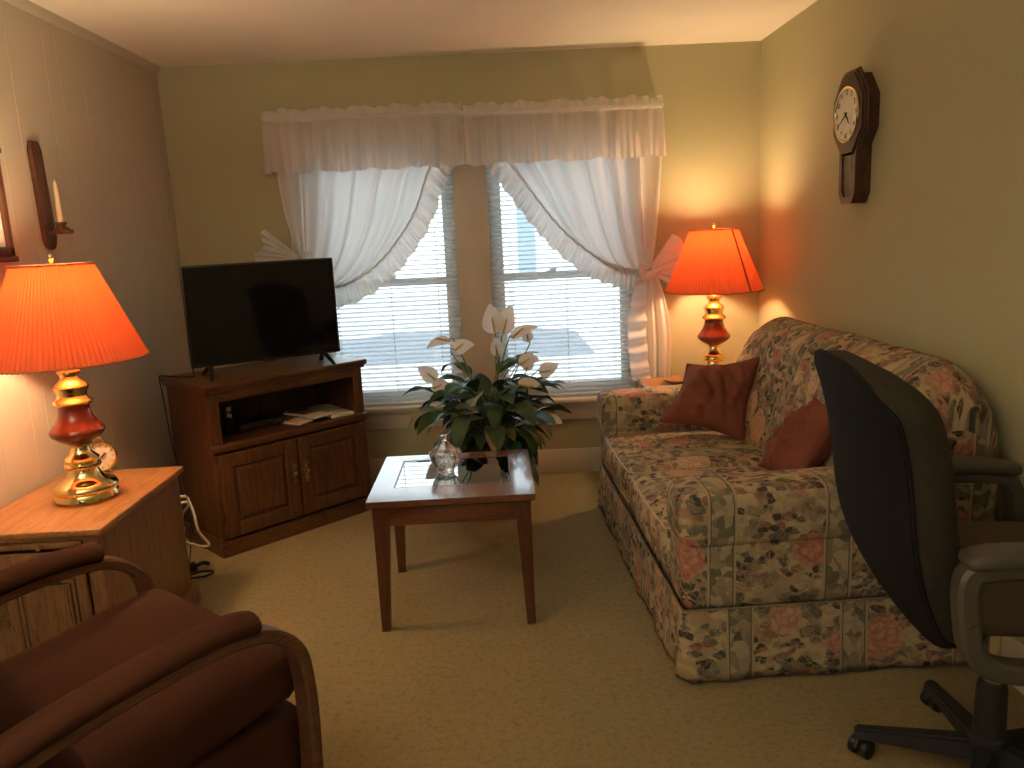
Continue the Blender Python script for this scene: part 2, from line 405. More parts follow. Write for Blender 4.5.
def softbox(bm, x0, x1, y0, y1, z0, z1, r=.05, n=10, puff=(0, 0, 0), wob=0.0, wseed=0.0, fn=None):
    """rounded cushion-like box: flat faces pulled out by puff (per axis)"""
    c = Vector(((x0+x1)/2, (y0+y1)/2, (z0+z1)/2)); h = Vector(((x1-x0)/2, (y1-y0)/2, (z1-z0)/2))
    t = bmesh.new(); bmesh.ops.create_cube(t, size=2); bmesh.ops.subdivide_edges(t, edges=t.edges[:], cuts=n, use_grid_fill=True)
    mp = {}
    for v in t.verts:
        q = Vector([math.sin(a*PI/2)*.35+a*.65 for a in v.co])     # denser toward the edges
        p = Vector((q.x*h.x, q.y*h.y, q.z*h.z))
        rr = min(r, h.x, h.y, h.z)
        inner = Vector([max(-(h[i]-rr), min(h[i]-rr, p[i])) for i in range(3)])
        dlt = p-inner
        if dlt.length > 1e-9: p = inner + dlt.normalized()*rr
        for i in range(3):
            j, k = (i+1) % 3, (i+2) % 3
            s_ = max(-1, min(1, p[i]/h[i]))
            p[i] += puff[i]*s_*(1-(p[j]/h[j])**2)*(1-(p[k]/h[k])**2) if abs(p[j]) <= h[j] and abs(p[k]) <= h[k] else 0
        w = c+p
        if wob:
            nv = mnoise.noise_vector(w*5+Vector((wseed, 0, 0)))*wob; w = w+nv
        if fn: w = Vector(fn(w))
        mp[v] = bm.verts.new(w)
    for f in t.faces: bm.faces.new([mp[v] for v in f.verts])
    t.free()
def box_uv(zaxis='y', off=(0, 0)):
    """metric box projection; on level faces stripes run along x (zaxis 'y') or along y (zaxis 'x')"""
    def go(bm):
        bm.normal_update(); L = bm.loops.layers.uv.verify()
        for f in bm.faces:
            n = f.normal; a = max(range(3), key=lambda i: abs(n[i]))
            for l in f.loops:
                p = l.vert.co
                if a == 0: u = (p.y, p.z)
                elif a == 1: u = (p.x, p.z)
                else: u = (p.y, p.x) if zaxis == 'y' else (p.x, p.y)
                l[L].uv = (u[0]+off[0], u[1]+off[1])
    return go
def lerp(a, b, t): return a+(b-a)*t
def V(*a): return Vector(a)

# ------------------------------------------------------------------ room shell
bm = new(); box(bm, -.1, W+.1, YF-.1, .14, -.08, 0); struct('floor', bm, 'carpet')
bm = new(); box(bm, -.1, W+.1, YF-.1, .14, H, H+.1); struct('ceiling', bm, 'ceiling')
# back wall with two window openings
bm = new()
for (xa, xb, za, zb) in ((-.1, WIN[0][0], 0, H), (WIN[1][1], W+.1, 0, H), (WIN[0][1], WIN[1][0], ZS-.03, ZT), (WIN[0][0], WIN[1][1], 0, ZS-.03), (WIN[0][0], WIN[1][1], ZT, H)):
    box(bm, xa, xb, 0, .14, za, zb)
struct('wall_back', bm, 'wall_sage')
# right wall
bm = new(); box(bm, W, W+.1, YF, 0, 0, H); struct('wall_right', bm, 'wall_sage')
# wall behind the viewer, with an unseen window added for fill daylight
RX0, RX1, RZ0, RZ1 = .35, 1.25, .85, 2.05
bm = new()
for (xa, xb, za, zb) in ((0, RX0, 0, H), (RX1, W, 0, H), (RX0, RX1, 0, RZ0), (RX0, RX1, RZ1, H)): box(bm, xa, xb, YF-.1, YF, za, zb)
struct('wall_front', bm, 'wall_sage')
w3 = thing('window_3', None, None, (0, 0, 0), kind='structure')
bm = new()
for (xa, xb, za, zb) in ((RX0, RX0+.05, RZ0, RZ1), (RX1-.05, RX1, RZ0, RZ1), (RX0+.05, RX1-.05, RZ0, RZ0+.05), (RX0+.05, RX1-.05, RZ1-.05, RZ1), (RX0+.05, RX1-.05, 1.43, 1.47)): box(bm, xa, xb, YF-.09, YF-.03, za, zb, .004)
link('window_frame', bm, 'vinyl', w3)
bm = new(); box(bm, RX0+.05, RX1-.05, YF-.065, YF-.055, RZ0+.05, RZ1-.05); link('pane', bm, 'pane', w3)
# left wall: vertical board panelling with narrow grooves
bm = new(); y = YF; prof = [(0, YF)]
rnd = random.Random(3)
while y < -.12:
    y += rnd.choice((.10, .13, .20, .10, .26))
    if y > -.06: break
    prof += [(0, y-.0016), (-.0012, y-.0008), (-.0012, y+.0008), (0, y+.0016)]
prof += [(0, 0.0), (-.1, 0.0), (-.1, YF)]
prism(bm, prof, lambda u, v, d: (u, v, d), 0, H)
struct('wall_left', bm, 'wall_left', ang=20)
# trims
bm = new(); box(bm, 0, W, -.014, 0, 0, .15, .004); struct('baseboard_back', bm, 'trim')
bm = new(); box(bm, W-.014, W, YF, -.014, 0, .15, .004); struct('baseboard_right', bm, 'trim')
bm = new(); box(bm, 0, .014, YF, -.014, 0, .12, .004); struct('baseboard_left', bm, 'wall_left')
bm = new(); prism(bm, [(0, H), (0, H-.035), (.008, H-.032), (.022, H-.012), (.026, H)], lambda u, v, d: (u, d, v), YF, -.002); struct('trim_1', bm, 'wall_left')
# window casing
bm = new(); CY = -.018
box(bm, WIN[0][0]-.1, WIN[0][0], CY, 0, ZS-.02, ZT+.1, .004); box(bm, WIN[1][1], WIN[1][1]+.1, CY, 0, ZS-.02, ZT+.1, .004)
box(bm, WIN[0][1]-.004, WIN[1][0]+.004, CY, 0, ZS-.02, ZT, .004); box(bm, WIN[0][0], WIN[1][1], CY, 0, ZT, ZT+.1, .004)
struct('trim_2', bm, 'trim')
bm = new(); box(bm, WIN[0][0]-.13, WIN[1][1]+.13, -.055, .06, ZS-.03, ZS, .010, 3); struct('trim_3', bm, 'trim')      # stool
bm = new(); box(bm, WIN[0][0]-.1, WIN[1][1]+.1, -.02, 0, .335, ZS-.03, .004); box(bm, WIN[0][0]-.1, WIN[1][1]+.1, -.032, 0, ZS-.05, ZS-.03, .006); struct('trim_4', bm, 'trim')     # apron

for i, (xa, xb) in enumerate(WIN):
    wt = thing('window_%d' % (i+1), None, None, (0, 0, 0), kind='structure')
    bm = new()
    for q in ((xa, xa+.03, ZS, ZT), (xb-.03, xb, ZS, ZT), (xa+.03, xb-.03, ZS, ZS+.03), (xa+.03, xb-.03, ZT-.03, ZT)): box(bm, q[0], q[1], .06, .14, q[2], q[3], .003)
    link('window_frame', bm, 'vinyl', wt)
    zm = 1.19
    for (za, zb, ya) in ((ZS+.03, zm+.025, .082), (zm-.015, ZT-.03, .114)):
        bm = new(); sw = .052
        for q in ((xa+.03, xa+.03+sw, za, zb), (xb-.03-sw, xb-.03, za, zb), (xa+.03+sw, xb-.03-sw, za, za+.045), (xa+.03+sw, xb-.03-sw, zb-.04, zb)): box(bm, q[0], q[1], ya, ya+.03, q[2], q[3], .003)
        s_ = link('sash', bm, 'vinyl', wt)
        bm = new(); box(bm, xa+.03+sw, xb-.03-sw, ya+.012, ya+.018, za+.045, zb-.04); link('pane', bm, 'pane', s_)
    bm = new(); cx = (xa+xb)/2 - (.06 if i else -.02)
    box(bm, cx-.03, cx+.03, .078, .100, zm+.025, zm+.037, .003); tube(bm, [(cx-.012, .085, zm+.040), (cx+.03, .08, zm+.045)], .006); link('sash_lock', bm, 'vinyl', wt)

# ------------------------------------------------------------------ venetian blinds
def blind(xa, xb, label):
    t = thing('venetian_blind', label, 'blind', ((xa+xb)/2, .03, ZS), 0, 'white venetian blinds')
    hw = (xb-xa)/2-.006; top = ZT-ZS
    bm = new(); box(bm, -hw, hw, -.016, .016, top-.035, top, .003); link('headrail', bm, 'vinyl', t)
    bm = new(); box(bm, -hw, hw, -.012, .012, .004, .018, .004); link('bottom_rail', bm, 'vinyl', t)
    bm = new(); z = .042; n = 0; tilt = math.radians(24)
    while z < top-.04:
        pts = [(-.0125*math.cos(tilt), -.0125*math.sin(tilt)), (-.004, -.004*math.sin(tilt)+.0016), (.004, .004*math.sin(tilt)+.0016), (.0125*math.cos(tilt), .0125*math.sin(tilt))]
        A = [bm.verts.new((-hw, p[0], z+p[1])) for p in pts]; B = [bm.verts.new((hw, p[0], z+p[1])) for p in pts]
        A2 = [bm.verts.new((-hw, p[0], z+p[1]-.0007)) for p in pts]; B2 = [bm.verts.new((hw, p[0], z+p[1]-.0007)) for p in pts]
        for k in range(3):
            bm.faces.new((A[k], B[k], B[k+1], A[k+1])); bm.faces.new((A2[k+1], B2[k+1], B2[k], A2[k]))
        bm.faces.new((A[0], A2[0], B2[0], B[0])); bm.faces.new((A[3], B[3], B2[3], A2[3]))
        z += .0262
    link('slats', bm, 'slat', t)
    for cx in (-hw+.12, 0.02, hw-.12):
        bm = new()
        for yy in (-.0135, .0135): tube(bm, [(cx, yy, .01), (cx, yy, top-.03)], .0012, 5)
        link('ladder_cord', bm, 'cord', t)
    s = hw-.035
    bm = new(); tube(bm, [(s, -.02, top-.03), (s, -.021, .42), (s-.002, -.02, .16)], .0015, 5); c = link('pull_cord', bm, 'cord', t)
    bm = new(); lathe(bm, [(.002, .03), (.006, .02), (.008, 0), (0, 0)], 10, (s-.002, -.02, .13)); link('cord_tassel', bm, 'old_brass', c)
blind(*WIN[0], 'white venetian blind in the left window, behind the television and swept curtain')
blind(*WIN[1], 'white venetian blind in the right window, beside the sofa arm')

# ------------------------------------------------------------------ curtains
CYY = -.095
def curtain(label, side, outer_top, outer_mid, K, trim, hem_x, tail, bow, seed):
    """one sheer panel: header across the top, threads converging on the tieback K; trim = inner edge from header to K (x,z)"""
    t = thing('ruffled_curtain', label, 'curtain', (0, 0, 0), 0, 'sheer tied-back curtains')
    inner = smooth_path([(p[0], 0, p[1]) for p in trim], 10)
    outer = smooth_path([(p[0], 0, p[1]) for p in (outer_top, outer_mid, (K[0]+side*.045, K[1]+.09), (K[0]+side*.02, K[1]+.01))], 12)
    def at(path, s):
        f = s*(len(path)-1); i = min(int(f), len(path)-2); return path[i].lerp(path[i+1], f-i)
    rnd = random.Random(seed); ph = [rnd.uniform(0, 6.28) for _ in range(4)]
    def surf(u, s):
        uu = u + .022*math.sin(2*PI*6*u+ph[0])*(1-s*.3) if 0 < u < 1 else u
        uu = max(0, min(1, uu))
        o_, i_ = at(outer, s), at(inner, s)
        p = o_.lerp(i_, uu)
        p.z -= .12*math.sin(PI*uu)*math.sin(PI*min(1, s*1.05))
        amp = .026*(1-.5*s)*(.4+.6*math.sin(PI*min(1, s*.9+.1)))
        y = CYY + amp*math.sin(2*PI*7*u+ph[1]) + .4*amp*math.sin(2*PI*15*u+ph[2]) - .03*math.sin(PI*s)*u
        return (p.x, y, p.z)
    bm = new(); grid(bm, surf, 84, 40); link('curtain_panel', bm, 'sheer', t, ang=180, uv=False)
    # ruffle on the inner edge
    def ruf(w, width, path, yoff=0, fr=34, hang=None):
        def f(u, v):
            p = at(path, u); q = at(path, min(1, u+.02)) if u < .98 else p+(p-at(path, u-.02))
            d = (q-p).normalized(); nrm = Vector((d.z, 0, -d.x))*w
            if hang is not None: nrm = (nrm*.75+Vector((0, 0, -1))*hang).normalized()
            k = v
            yy = CYY-.03*math.sin(PI*u)+yoff-.012-.024*k*math.sin(u*2*PI*fr+1.3*math.sin(u*21))-.01*k
            wd = width*(1+.05*math.sin(u*2*PI*fr*.5+1))*min(1, .35+u*12, .35+(1-u)*7)
            p2 = p+nrm*wd*k
            return (p2.x, yy, p2.z)
        return f
    bm = new(); grid(bm, ruf(side, .115, inner, 0, 30, .35), 330, 6); link('ruffle', bm, 'ruffle', t, ang=180, uv=False)
    bm = new(); pts = [Vector((p.x, CYY-.03*math.sin(PI*i/len(inner))-.02, p.z)) for i, p in enumerate(inner)]
    tube(bm, [p+Vector((0, 0, .004*math.sin(i*2.2))) for i, p in enumerate(pts)], .006, 6); link('ruffle_heading', bm, 'heading', t)
    # tail below the tieback
    tp = tail
    def tl(u, s):
        top = Vector((K[0]+side*lerp(-.03, .06, u), 0, K[1]))
        bot = Vector((lerp(tp[0], tp[1], u), 0, tp[2]-.02*math.sin(u*PI)))
        p = top.lerp(bot, s); 
        p.x += side*lerp(-.015, .02, u)*math.sin(PI*s)*2
        y = CYY-.02*(1-s)+.026*(.4+.6*s)*math.sin(2*PI*3.5*u+ph[3]+s*.8)
        return (p.x, y, p.z)
    bm = new(); grid(bm, tl, 48, 30); link('curtain_tail', bm, 'sheer', t, ang=180, uv=False)
    edge = [Vector((tl(0, s/30)[0], 0, tl(0, s/30)[2])) for s in range(31)]
    bm = new()
    grid(bm, lambda u, v: ((lambda p: (p.x+side*(-.05+.11*v)*min(1, .3+u*1.6)+.003*math.sin(u*26+v*3), CYY-.045-.014*math.sin(u*2*PI*7+v*1.4), p.z-.01*v))(at(edge, u))), 130, 6)
    link('ruffle', bm, 'ruffle', t, ang=180, uv=False)
    # tieback sash with a ruffled end pulled to the side
    bm = new()
    pts = [(K[0]-side*.03, CYY-.045, K[1]+.035), (K[0]-side*.035, CYY-.06, K[1]), (K[0]-side*.02, CYY-.05, K[1]-.035), (K[0]+side*.05, CYY-.02, K[1]-.01), (K[0]+side*.12, CYY+.03, K[1]+.02), (K[0]+side*.16, -.02, K[1]+.04)]
    tube(bm, smooth_path(pts, 6), .018, 8); tb = link('tieback', bm, 'ruffle', t)
    bm = new()
    def fan(u, v):
        a = lerp(bow[1], bow[2], u); r = bow[0]*(.12+.88*v)*(1+.08*math.sin(u*9))
        return (K[0]+side*(.01+math.cos(a)*r), CYY-.01-.011*v*math.sin(u*2*PI*5), K[1]+math.sin(a)*r)
    grid(bm, fan, 90, 6); link('tieback_ruffle', bm, 'ruffle', tb, ang=180, uv=False)
    return t
curtain('white sheer curtain swept to the right and tied beside the lamp corner', 1,
        (2.775, 2.02), (2.74, 1.55), (2.665, 1.205),
        [(1.75, 2.02), (1.916, 1.832), (2.068, 1.618), (2.211, 1.441), (2.383, 1.298), (2.53, 1.235), (2.655, 1.205)], 0, (2.62, 2.80, .58), (.24, -.6, .95), 5)
curtain('white sheer curtain swept to the left and tied behind the television', -1,
        (.612, 2.02), (.635, 1.66), (.735, 1.365),
        [(1.62, 2.02), (1.479, 1.841), (1.376, 1.601), (1.26, 1.436), (1.125, 1.302), (.96, 1.215), (.84, 1.215), (.75, 1.30), (.735, 1.36)], 0, (.58, .76, .62), (.25, -.05, .75), 9)

def valance(xa, xb, zt, y0, ends, label, seed, folds):
    rnd = random.Random(seed); ph = [rnd.uniform(0, 6.28) for _ in range(6)]
    t = thing('curtain_valance', label, 'valance', (0, 0, 0), 0, 'gathered valances over the window')
    def yy(x, z):
        k = max(0, min(1, (zt-.065-z)/.26))
        return y0 - .012*k - (.006+.020*k)*(math.sin(x*folds+ph[0]+.6*math.sin(x*9+ph[4]))+.5*math.sin(x*folds*2.3+ph[1]))
    def skirt(u, v):
        x = lerp(xa, xb, u); z = lerp(zt-.06, 1.832+.006*math.sin(x*23+ph[2])+.004*math.sin(x*61), v)
        return (x, yy(x, z), z)
    bm = new(); grid(bm, skirt, 260, 14)
    for e, x in ends:      # returns to the wall
        grid(bm, lambda u, v: (x+e*.010*v, lerp(yy(x, lerp(zt-.06, 1.832, v)), -.004, u), lerp(zt-.06, 1.832, v)), 6, 10)
    link('skirt', bm, 'valance', t, ang=180, uv=False)
    bm = new()
    grid(bm, lambda u, v: ((lambda x: (x, y0-.004-.006*math.sin(x*folds*1.6+ph[3])-.012*math.sin(PI*v), lerp(zt-.067, zt-.045, v)))(lerp(xa, xb, u))), 260, 6)
    grid(bm, lambda u, v: ((lambda x: (x, y0-.002-.010*v*math.sin(x*folds*1.9+ph[3]), lerp(zt-.045, zt+.007*math.sin(x*31+ph[5])+.004*math.sin(x*83), v)))(lerp(xa, xb, u))), 260, 5)
    for e, x in ends: grid(bm, lambda u, v: (x, lerp(y0, -.004, u), lerp(zt-.067, zt, v)), 4, 4)
    link('ruffled_heading', bm, 'valance', t, ang=180, uv=False)
valance(.585, 1.668, 2.165, -.145, [(-1, .585)], 'white gathered valance over the left window', 2, 44)
valance(1.672, 2.765, 2.152, -.152, [(1, 2.765)], 'white gathered valance over the right window', 4, 52)
bm = new(); tube(bm, [(.60, -.128, 2.11), (2.77, -.128, 2.11)], .008, 8)
for x, s_ in ((.60, 1), (2.77, -1)): tube(bm, [(x, -.128, 2.11), (x, -.004, 2.11)], .008, 8)
tag(link('curtain_rod', bm, 'vinyl'), 'white curtain rod inside the valance pockets above both windows', 'curtain rod')

# ------------------------------------------------------------------ television cabinet
t = thing('television_cabinet', 'dark oak television cabinet set across the corner with two panelled doors', 'cabinet', (.446, -1.077, 0), math.radians(43.7))
CW, CD = .886, .49
bm = new()
prism(bm, [(0, 0), (CW, 0), (CW, CD), (0, CD)], lambda u, v, d: (u, v, d), 0, .066)
prism(bm, [(.006, .006), (CW-.006, .006), (CW-.006, CD), (.006, CD)], lambda u, v, d: (u, v, d), .066, .076)
link('plinth', bm, 'oak_x', t)
bm = new()
for x in (.02, CW-.038): box(bm, x, x+.018, .04, CD-.01, .076, .79, .002)
box(bm, .02, CW-.02, CD-.02, CD-.01, .076, .79)
link('carcass', bm, 'oak_z', t)
bm = new()          # face frame
box(bm, .016, .072, .02, .04, .076, .79, .003); link('stile', bm, 'oak_z', t); bm = new(); box(bm, CW-.072, CW-.016, .02, .04, .076, .79, .003)
link('stile', bm, 'oak_z', t)
bm = new(); box(bm, .072, CW-.072, .02, .04, .745, .79, .003); link('top_rail', bm, 'oak_x', t)
bm = new(); box(bm, .008, CW-.008, .004, .036, .505, .545, .010, 3); box(bm, .038, CW-.038, .03, CD-.02, .52, .54, 0); link('shelf', bm, 'oak_x', t)
bm = new(); box(bm, .038, CW-.038, .04, CD-.02, .076, .09); box(bm, .038, CW-.038, .42, CD-.02, .09, .10); link('bottom_board', bm, 'oak_in', t)
bm = new(); box(bm, -.008, CW+.008, -.008, CD, .806, .834, .008, 3); box(bm, .004, CW-.004, .004, CD, .79, .806, .004); link('top', bm, 'oak_x', t)
def panel_door(x0, x1, z0, z1, handle_x, hinge_x):
    d = None
    bm = new(); st = .068; y0, y1 = .0, .02
    for q in ((x0, x0+st, z0, z1), (x1-st, x1, z0, z1)): box(bm, q[0], q[1], y0, y1, q[2], q[3], .006, 3)
    for q in ((x0+st-.004, x1-st+.004, z0, z0+st), (x0+st-.004, x1-st+.004, z1-st, z1)): box(bm, q[0], q[1], y0+.001, y1, q[2], q[3], .006, 3)
    d = link('door', bm, 'oak_z', t)
    a0, a1, b0, b1 = x0+st, x1-st, z0+st, z1-st; k = .026
    bm = new(); box(bm, a0-.005, a1+.005, .013, .018, b0-.005, b1+.005)
    hexa(bm, [(a0+.004, .013, b0+.004), (a1-.004, .013, b0+.004), (a1-.004, .013, b1-.004), (a0+.004, .013, b1-.004)], [(a0+k, .004, b0+k), (a1-k, .004, b0+k), (a1-k, .004, b1-k), (a0+k, .004, b1-k)])
    link('raised_panel', bm, 'oak_z', d, ang=12)
    hz = (z0+z1)/2+.03
    bm = new()      # ornate cast back plate with a knob
    prof = [(-.062, .003), (-.055, .008), (-.047, .004), (-.038, .009), (-.026, .005), (-.014, .012), (0, .014), (.014, .012), (.026, .005), (.038, .009), (.047, .004), (.055, .008), (.062, .003)]
    poly = [(handle_x+w, hz+z) for z, w in prof]+[(handle_x-w, hz+z) for z, w in prof[::-1]]
    prism(bm, poly, lambda u, v, dd: (u, dd, v), 0, -.004)
    for s_ in (-1, 1): tube(bm, smooth_path([(handle_x, -.004, hz+s_*.05), (handle_x+.010, -.008, hz+s_*.036), (handle_x-.008, -.008, hz+s_*.022), (handle_x, -.006, hz+s_*.01)], 5), .0025, 6)
    tube(bm, [(handle_x, 0, hz), (handle_x, -.012, hz)], .005, 8)
    b2 = bmesh.ops.create_uvsphere(bm, u_segments=12, v_segments=8, radius=.011)['verts']; bmesh.ops.translate(bm, vec=(handle_x, -.02, hz), verts=b2)
    link('handle', bm, 'old_brass', d)
    for z in (z0+.05, z1-.07):
        bm = new(); tube(bm, [(hinge_x, .001, z-.022), (hinge_x, .001, z+.022)], .0045, 8)
        for s_ in (-1, 1): lathe(bm, [(0, -.004), (.004, 0), (0, .004)], 8, (hinge_x, .001, z+s_*.027))
        link('hinge', bm, 'old_brass', d)
panel_door(.035, .439, .088, .497, .408, .030); panel_door(.445, .851, .088, .497, .478, .856)
TVCAB = t
def cabloc(u, v, z):
    c, s = math.cos(math.radians(43.7)), math.sin(math.radians(43.7))
    return Vector((.446+u*c-v*s, -1.077+u*s+v*c, z))
A437 = math.radians(43.7)
# things on the cabinet shelf (z .545)
p = cabloc(.235, .17, .5402); t = thing('set_top_box', 'flat black set-top box on the open cabinet shelf', 'electronics', p, A437)
bm = new(); box(bm, 0, .24, 0, .16, .006, .04, .004); link('case', bm, 'black_plastic', t)
for x, y in ((.02, .02), (.22, .02), (.02, .14), (.22, .14)):
    bm = new(); lathe(bm, [(.008, 0), (.008, .007)], 10, (x, y, 0)); link('foot', bm, 'black_matte', t)
bm = new(); box(bm, .19, .226, -.0005, .0015, .016, .028); link('display', bm, 'paper_c', t)
p = cabloc(.17, .19, .5402); t = thing('remote_control', 'black remote control standing upright with pale buttons on the cabinet shelf', 'remote', p, A437)
bm = new(); box(bm, 0, .045, 0, .022, 0, .15, .006); link('case', bm, 'black_plastic', t)
bm = new()
softbox(bm, .012, .034, -.0025, .002, .118, .140, .004, 4); softbox(bm, .013, .026, -.0025, .002, .088, .110, .004, 4); softbox(bm, .029, .036, -.0025, .002, .082, .104, .003, 4)
link('buttons', bm, 'paper', t)
def booklet(u, v, rot, w, l, h, mat, label, z, curl=.0):
    t = thing('booklet', label, 'booklet', cabloc(u, v, z), A437+rot, 'booklets on the cabinet shelf')
    bm = new()
    def top(a, b): return (a*w, b*l, h+curl*(1-b)**2*.6+.004*math.sin(a*PI))
    g1 = grid(bm, top, 8, 10); g2 = grid(bm, lambda a, b: (a*w, b*l, curl*(1-b)**2*.6), 8, 10)
    for i in range(8):
        for j in (0, 10): bm.faces.new((g1[i][j], g1[i+1][j], g2[i+1][j], g2[i][j]))
    for j in range(10):
        for i in (0, 8): bm.faces.new((g1[i][j], g1[i][j+1], g2[i][j+1], g2[i][j]))
    link('pages', bm, 'paper', t)
    bm = new(); grid(bm, lambda a, b: (.08*w+a*w*.84, .35*l+b*l*.6, top(.08+a*.84, .35+b*.6)[2]+.0012), 6, 6); link('cover_print', bm, mat, t, uv=False)
booklet(.50, .07, .25, .10, .25, .012, 'paper_c', 'thin cream leaflet right beside the flat black set-top box', .5402, .0)
booklet(.58, .05, .12, .12, .26, .010, 'paper_c', 'cream leaflet with dark print, middle of the three papers on the cabinet shelf', .5572, .004)
booklet(.69, .06, -.10, .13, .30, .014, 'paper_b', 'pale printed booklet lying nearest the window end of the shelf', .5402, .0)
bm = new(); box(bm, -.003, .003, 0, .17, 0, .12, .001, M=Matrix.Rotation(math.radians(-9), 4, 'Y'))
o = tag(link('greeting_card', bm, 'green_paper'), 'pale green card leaning inside the left end of the cabinet shelf', 'card'); o.location = cabloc(.082, .07, .5405); o.rotation_euler = (0, 0, A437)

# ------------------------------------------------------------------ television
TVA = math.radians(28.7)
t = thing('flat_television', 'black flat-screen television on the corner cabinet', 'television', (.333, -.855, .834), TVA)
TW = .738
bm = new(); box(bm, -.012, TW-.012, 0, .028, .052, .541, .004); box(bm, .10, TW-.12, .028, .07, .09, .40, .012); link('casing', bm, 'black_plastic', t)
bm = new(); box(bm, -.003, TW-.021, -.0015, .002, .066, .532); link('screen', bm, 'screen', t)
bm = new(); box(bm, TW/2-.04, TW/2+.02, -.002, .01, .046, .056, .003); link('sensor_bar', bm, 'black_matte', t)
for x, dx in ((.075, -.02), (TW-.10, .02)):
    bm = new()
    for s_ in (-1, 1):
        y1 = .014+s_*.125
        hexa(bm, [(x+dx-.009, y1-.008, 0), (x+dx+.009, y1-.008, 0), (x+dx+.009, y1+.008, 0), (x+dx-.009, y1+.008, 0)],
             [(x-.012, .014+s_*.012-.010, .056), (x+.012, .014+s_*.012-.010, .056), (x+.012, .014+s_*.012+.010, .056), (x-.012, .014+s_*.012+.010, .056)])
    link('foot', bm, 'black_plastic', t)
# cable of the television, over the cabinet's side to the floor
pts = [(.345, -.80, 1.02), (.325, -.815, .95), (.30, -.79, .87), (.30, -.80, .84)]
pts += [tuple(cabloc(*q)) for q in ((.03, .40, .839), (.0, .455, .842), (-.014, .465, .83), (-.008, .462, .72), (-.004, .444, .52), (-.006, .38, .33), (-.014, .31, .15), (-.012, .30, .03))]
bm = new(); tube(bm, smooth_path(pts, 8), .0032, 6); tag(link('television_cable', bm, 'black_matte'), 'thin black cable running from the television down the side of the corner cabinet', 'cable')
# white cords, power adapter and its lead beside the end table
bm = new(); y = -1.36
tube(bm, smooth_path([(.0, y-.06, .40), (.2, y-.06, .41), (.40, y-.03, .42), (.425, y, .405), (.434, y, .385), (.448, y, .33), (.458, y, .25), (.487, y+.02, .182), (.46, y+.02, .172), (.431, y+.01, .184), (.395, y, .205), (.386, y, .23), (.395, y, .265), (.385, y, .30), (.40, y, .335), (.424, y, .362), (.425, y, .385), (.40, y-.03, .39), (.2, y-.07, .37), (.0, y-.07, .36)], 8), .006, 8)
tag(link('white_cord', bm, 'white_cord'), 'looped white electrical cord hanging behind the lamp table', 'cord')
t = thing('power_adapter', 'small black power adapter on the carpet between lamp table and corner cabinet', 'adapter', (.33, -1.20, 0), .5)
bm = new(); box(bm, -.045, .03, -.025, .025, 0, .035, .006); link('case', bm, 'black_plastic', t)
bm = new(); tube(bm, smooth_path([(.03, 0, .02), (.06, -.01, .03), (.085, .01, .012)], 6), .010, 8); link('plug', bm, 'black_plastic', t)
bm = new(); tube(bm, smooth_path([(-.04, 0, .012), (-.02, -.08, .005), (.05, -.11, .005), (.09, -.08, .005), (.05, -.045, .005), (-.03, -.06, .005)], 6), .005, 6); link('lead', bm, 'black_matte', t)
bm = new(); tube(bm, smooth_path([(0, .01, .03), (.02, .03, .10), (.03, .035, .2)], 6), .003, 6); link('lead', bm, 'black_matte', t)

# ------------------------------------------------------------------ lamp table (left)
t = thing('lamp_table', 'honey oak lamp table with carved door, beside the brown armchair', 'table', (.02, -2.215, 0))
LW, LD, LH = .474, .70, .59
bm = new(); box(bm, 0, LW, 0, LD, LH-.022, LH, .005, 3); box(bm, 0, LW-.012, .012, LD-.012, LH-.036, LH-.022, .004); link('top', bm, 'maple_y', t)
bm = new()
box(bm, LW-.040, LW-.02, .02, LD-.02, 0.06, LH-.036, .003); box(bm, 0.0, .018, .02, LD-.02, .0, LH-.036, .003); box(bm, .018, LW-.04, LD-.03, LD-.02, 0, LH-.036); box(bm, .018, LW-.04, .03, LD-.03, .06, .075)
link('carcass', bm, 'maple_z', t)
bm = new(); prism(bm, [(0, 0), (LW, 0), (LW, LD), (0, LD)], lambda u, v, d: (u, v, d), 0, .078, .006); link('plinth', bm, 'maple_z', t)
bm = new(); box(bm, .0, .045, .016, .034, .078, LH-.036, .003); box(bm, LW-.066, LW-.018, .016, .034, .078, LH-.036, .003); box(bm, .045, LW-.066, .018, .034, .078, .1, .002)
link('face_frame', bm, 'maple_z', t)
bm = new(); box(bm, .045, LW-.066, .022, .3, LH-.052, LH-.037, .002); box(bm, .050, LW-.07, .006, .024, LH-.062, LH-.040, .005); ps = link('pull_out_tray', bm, 'maple_z', t)
bm = new(); lathe(bm, [(.004, 0), (.004, .008), (.009, .013), (.007, .019), (0, .021)], 14); bmesh.ops.rotate(bm, cent=(0, 0, 0), matrix=Matrix.Rotation(PI/2, 3, 'X'), verts=bm.verts[:]); bmesh.ops.translate(bm, vec=(.275, .006, LH-.051), verts=bm.verts[:]); link('knob', bm, 'brass', ps)
x0, x1, z0, z1 = .075, LW-.07, .095, LH-.072
bm = new(); box(bm, x0, x1, .0, .018, z0, z1, .006, 3); dr = link('door', bm, 'maple_z', t)
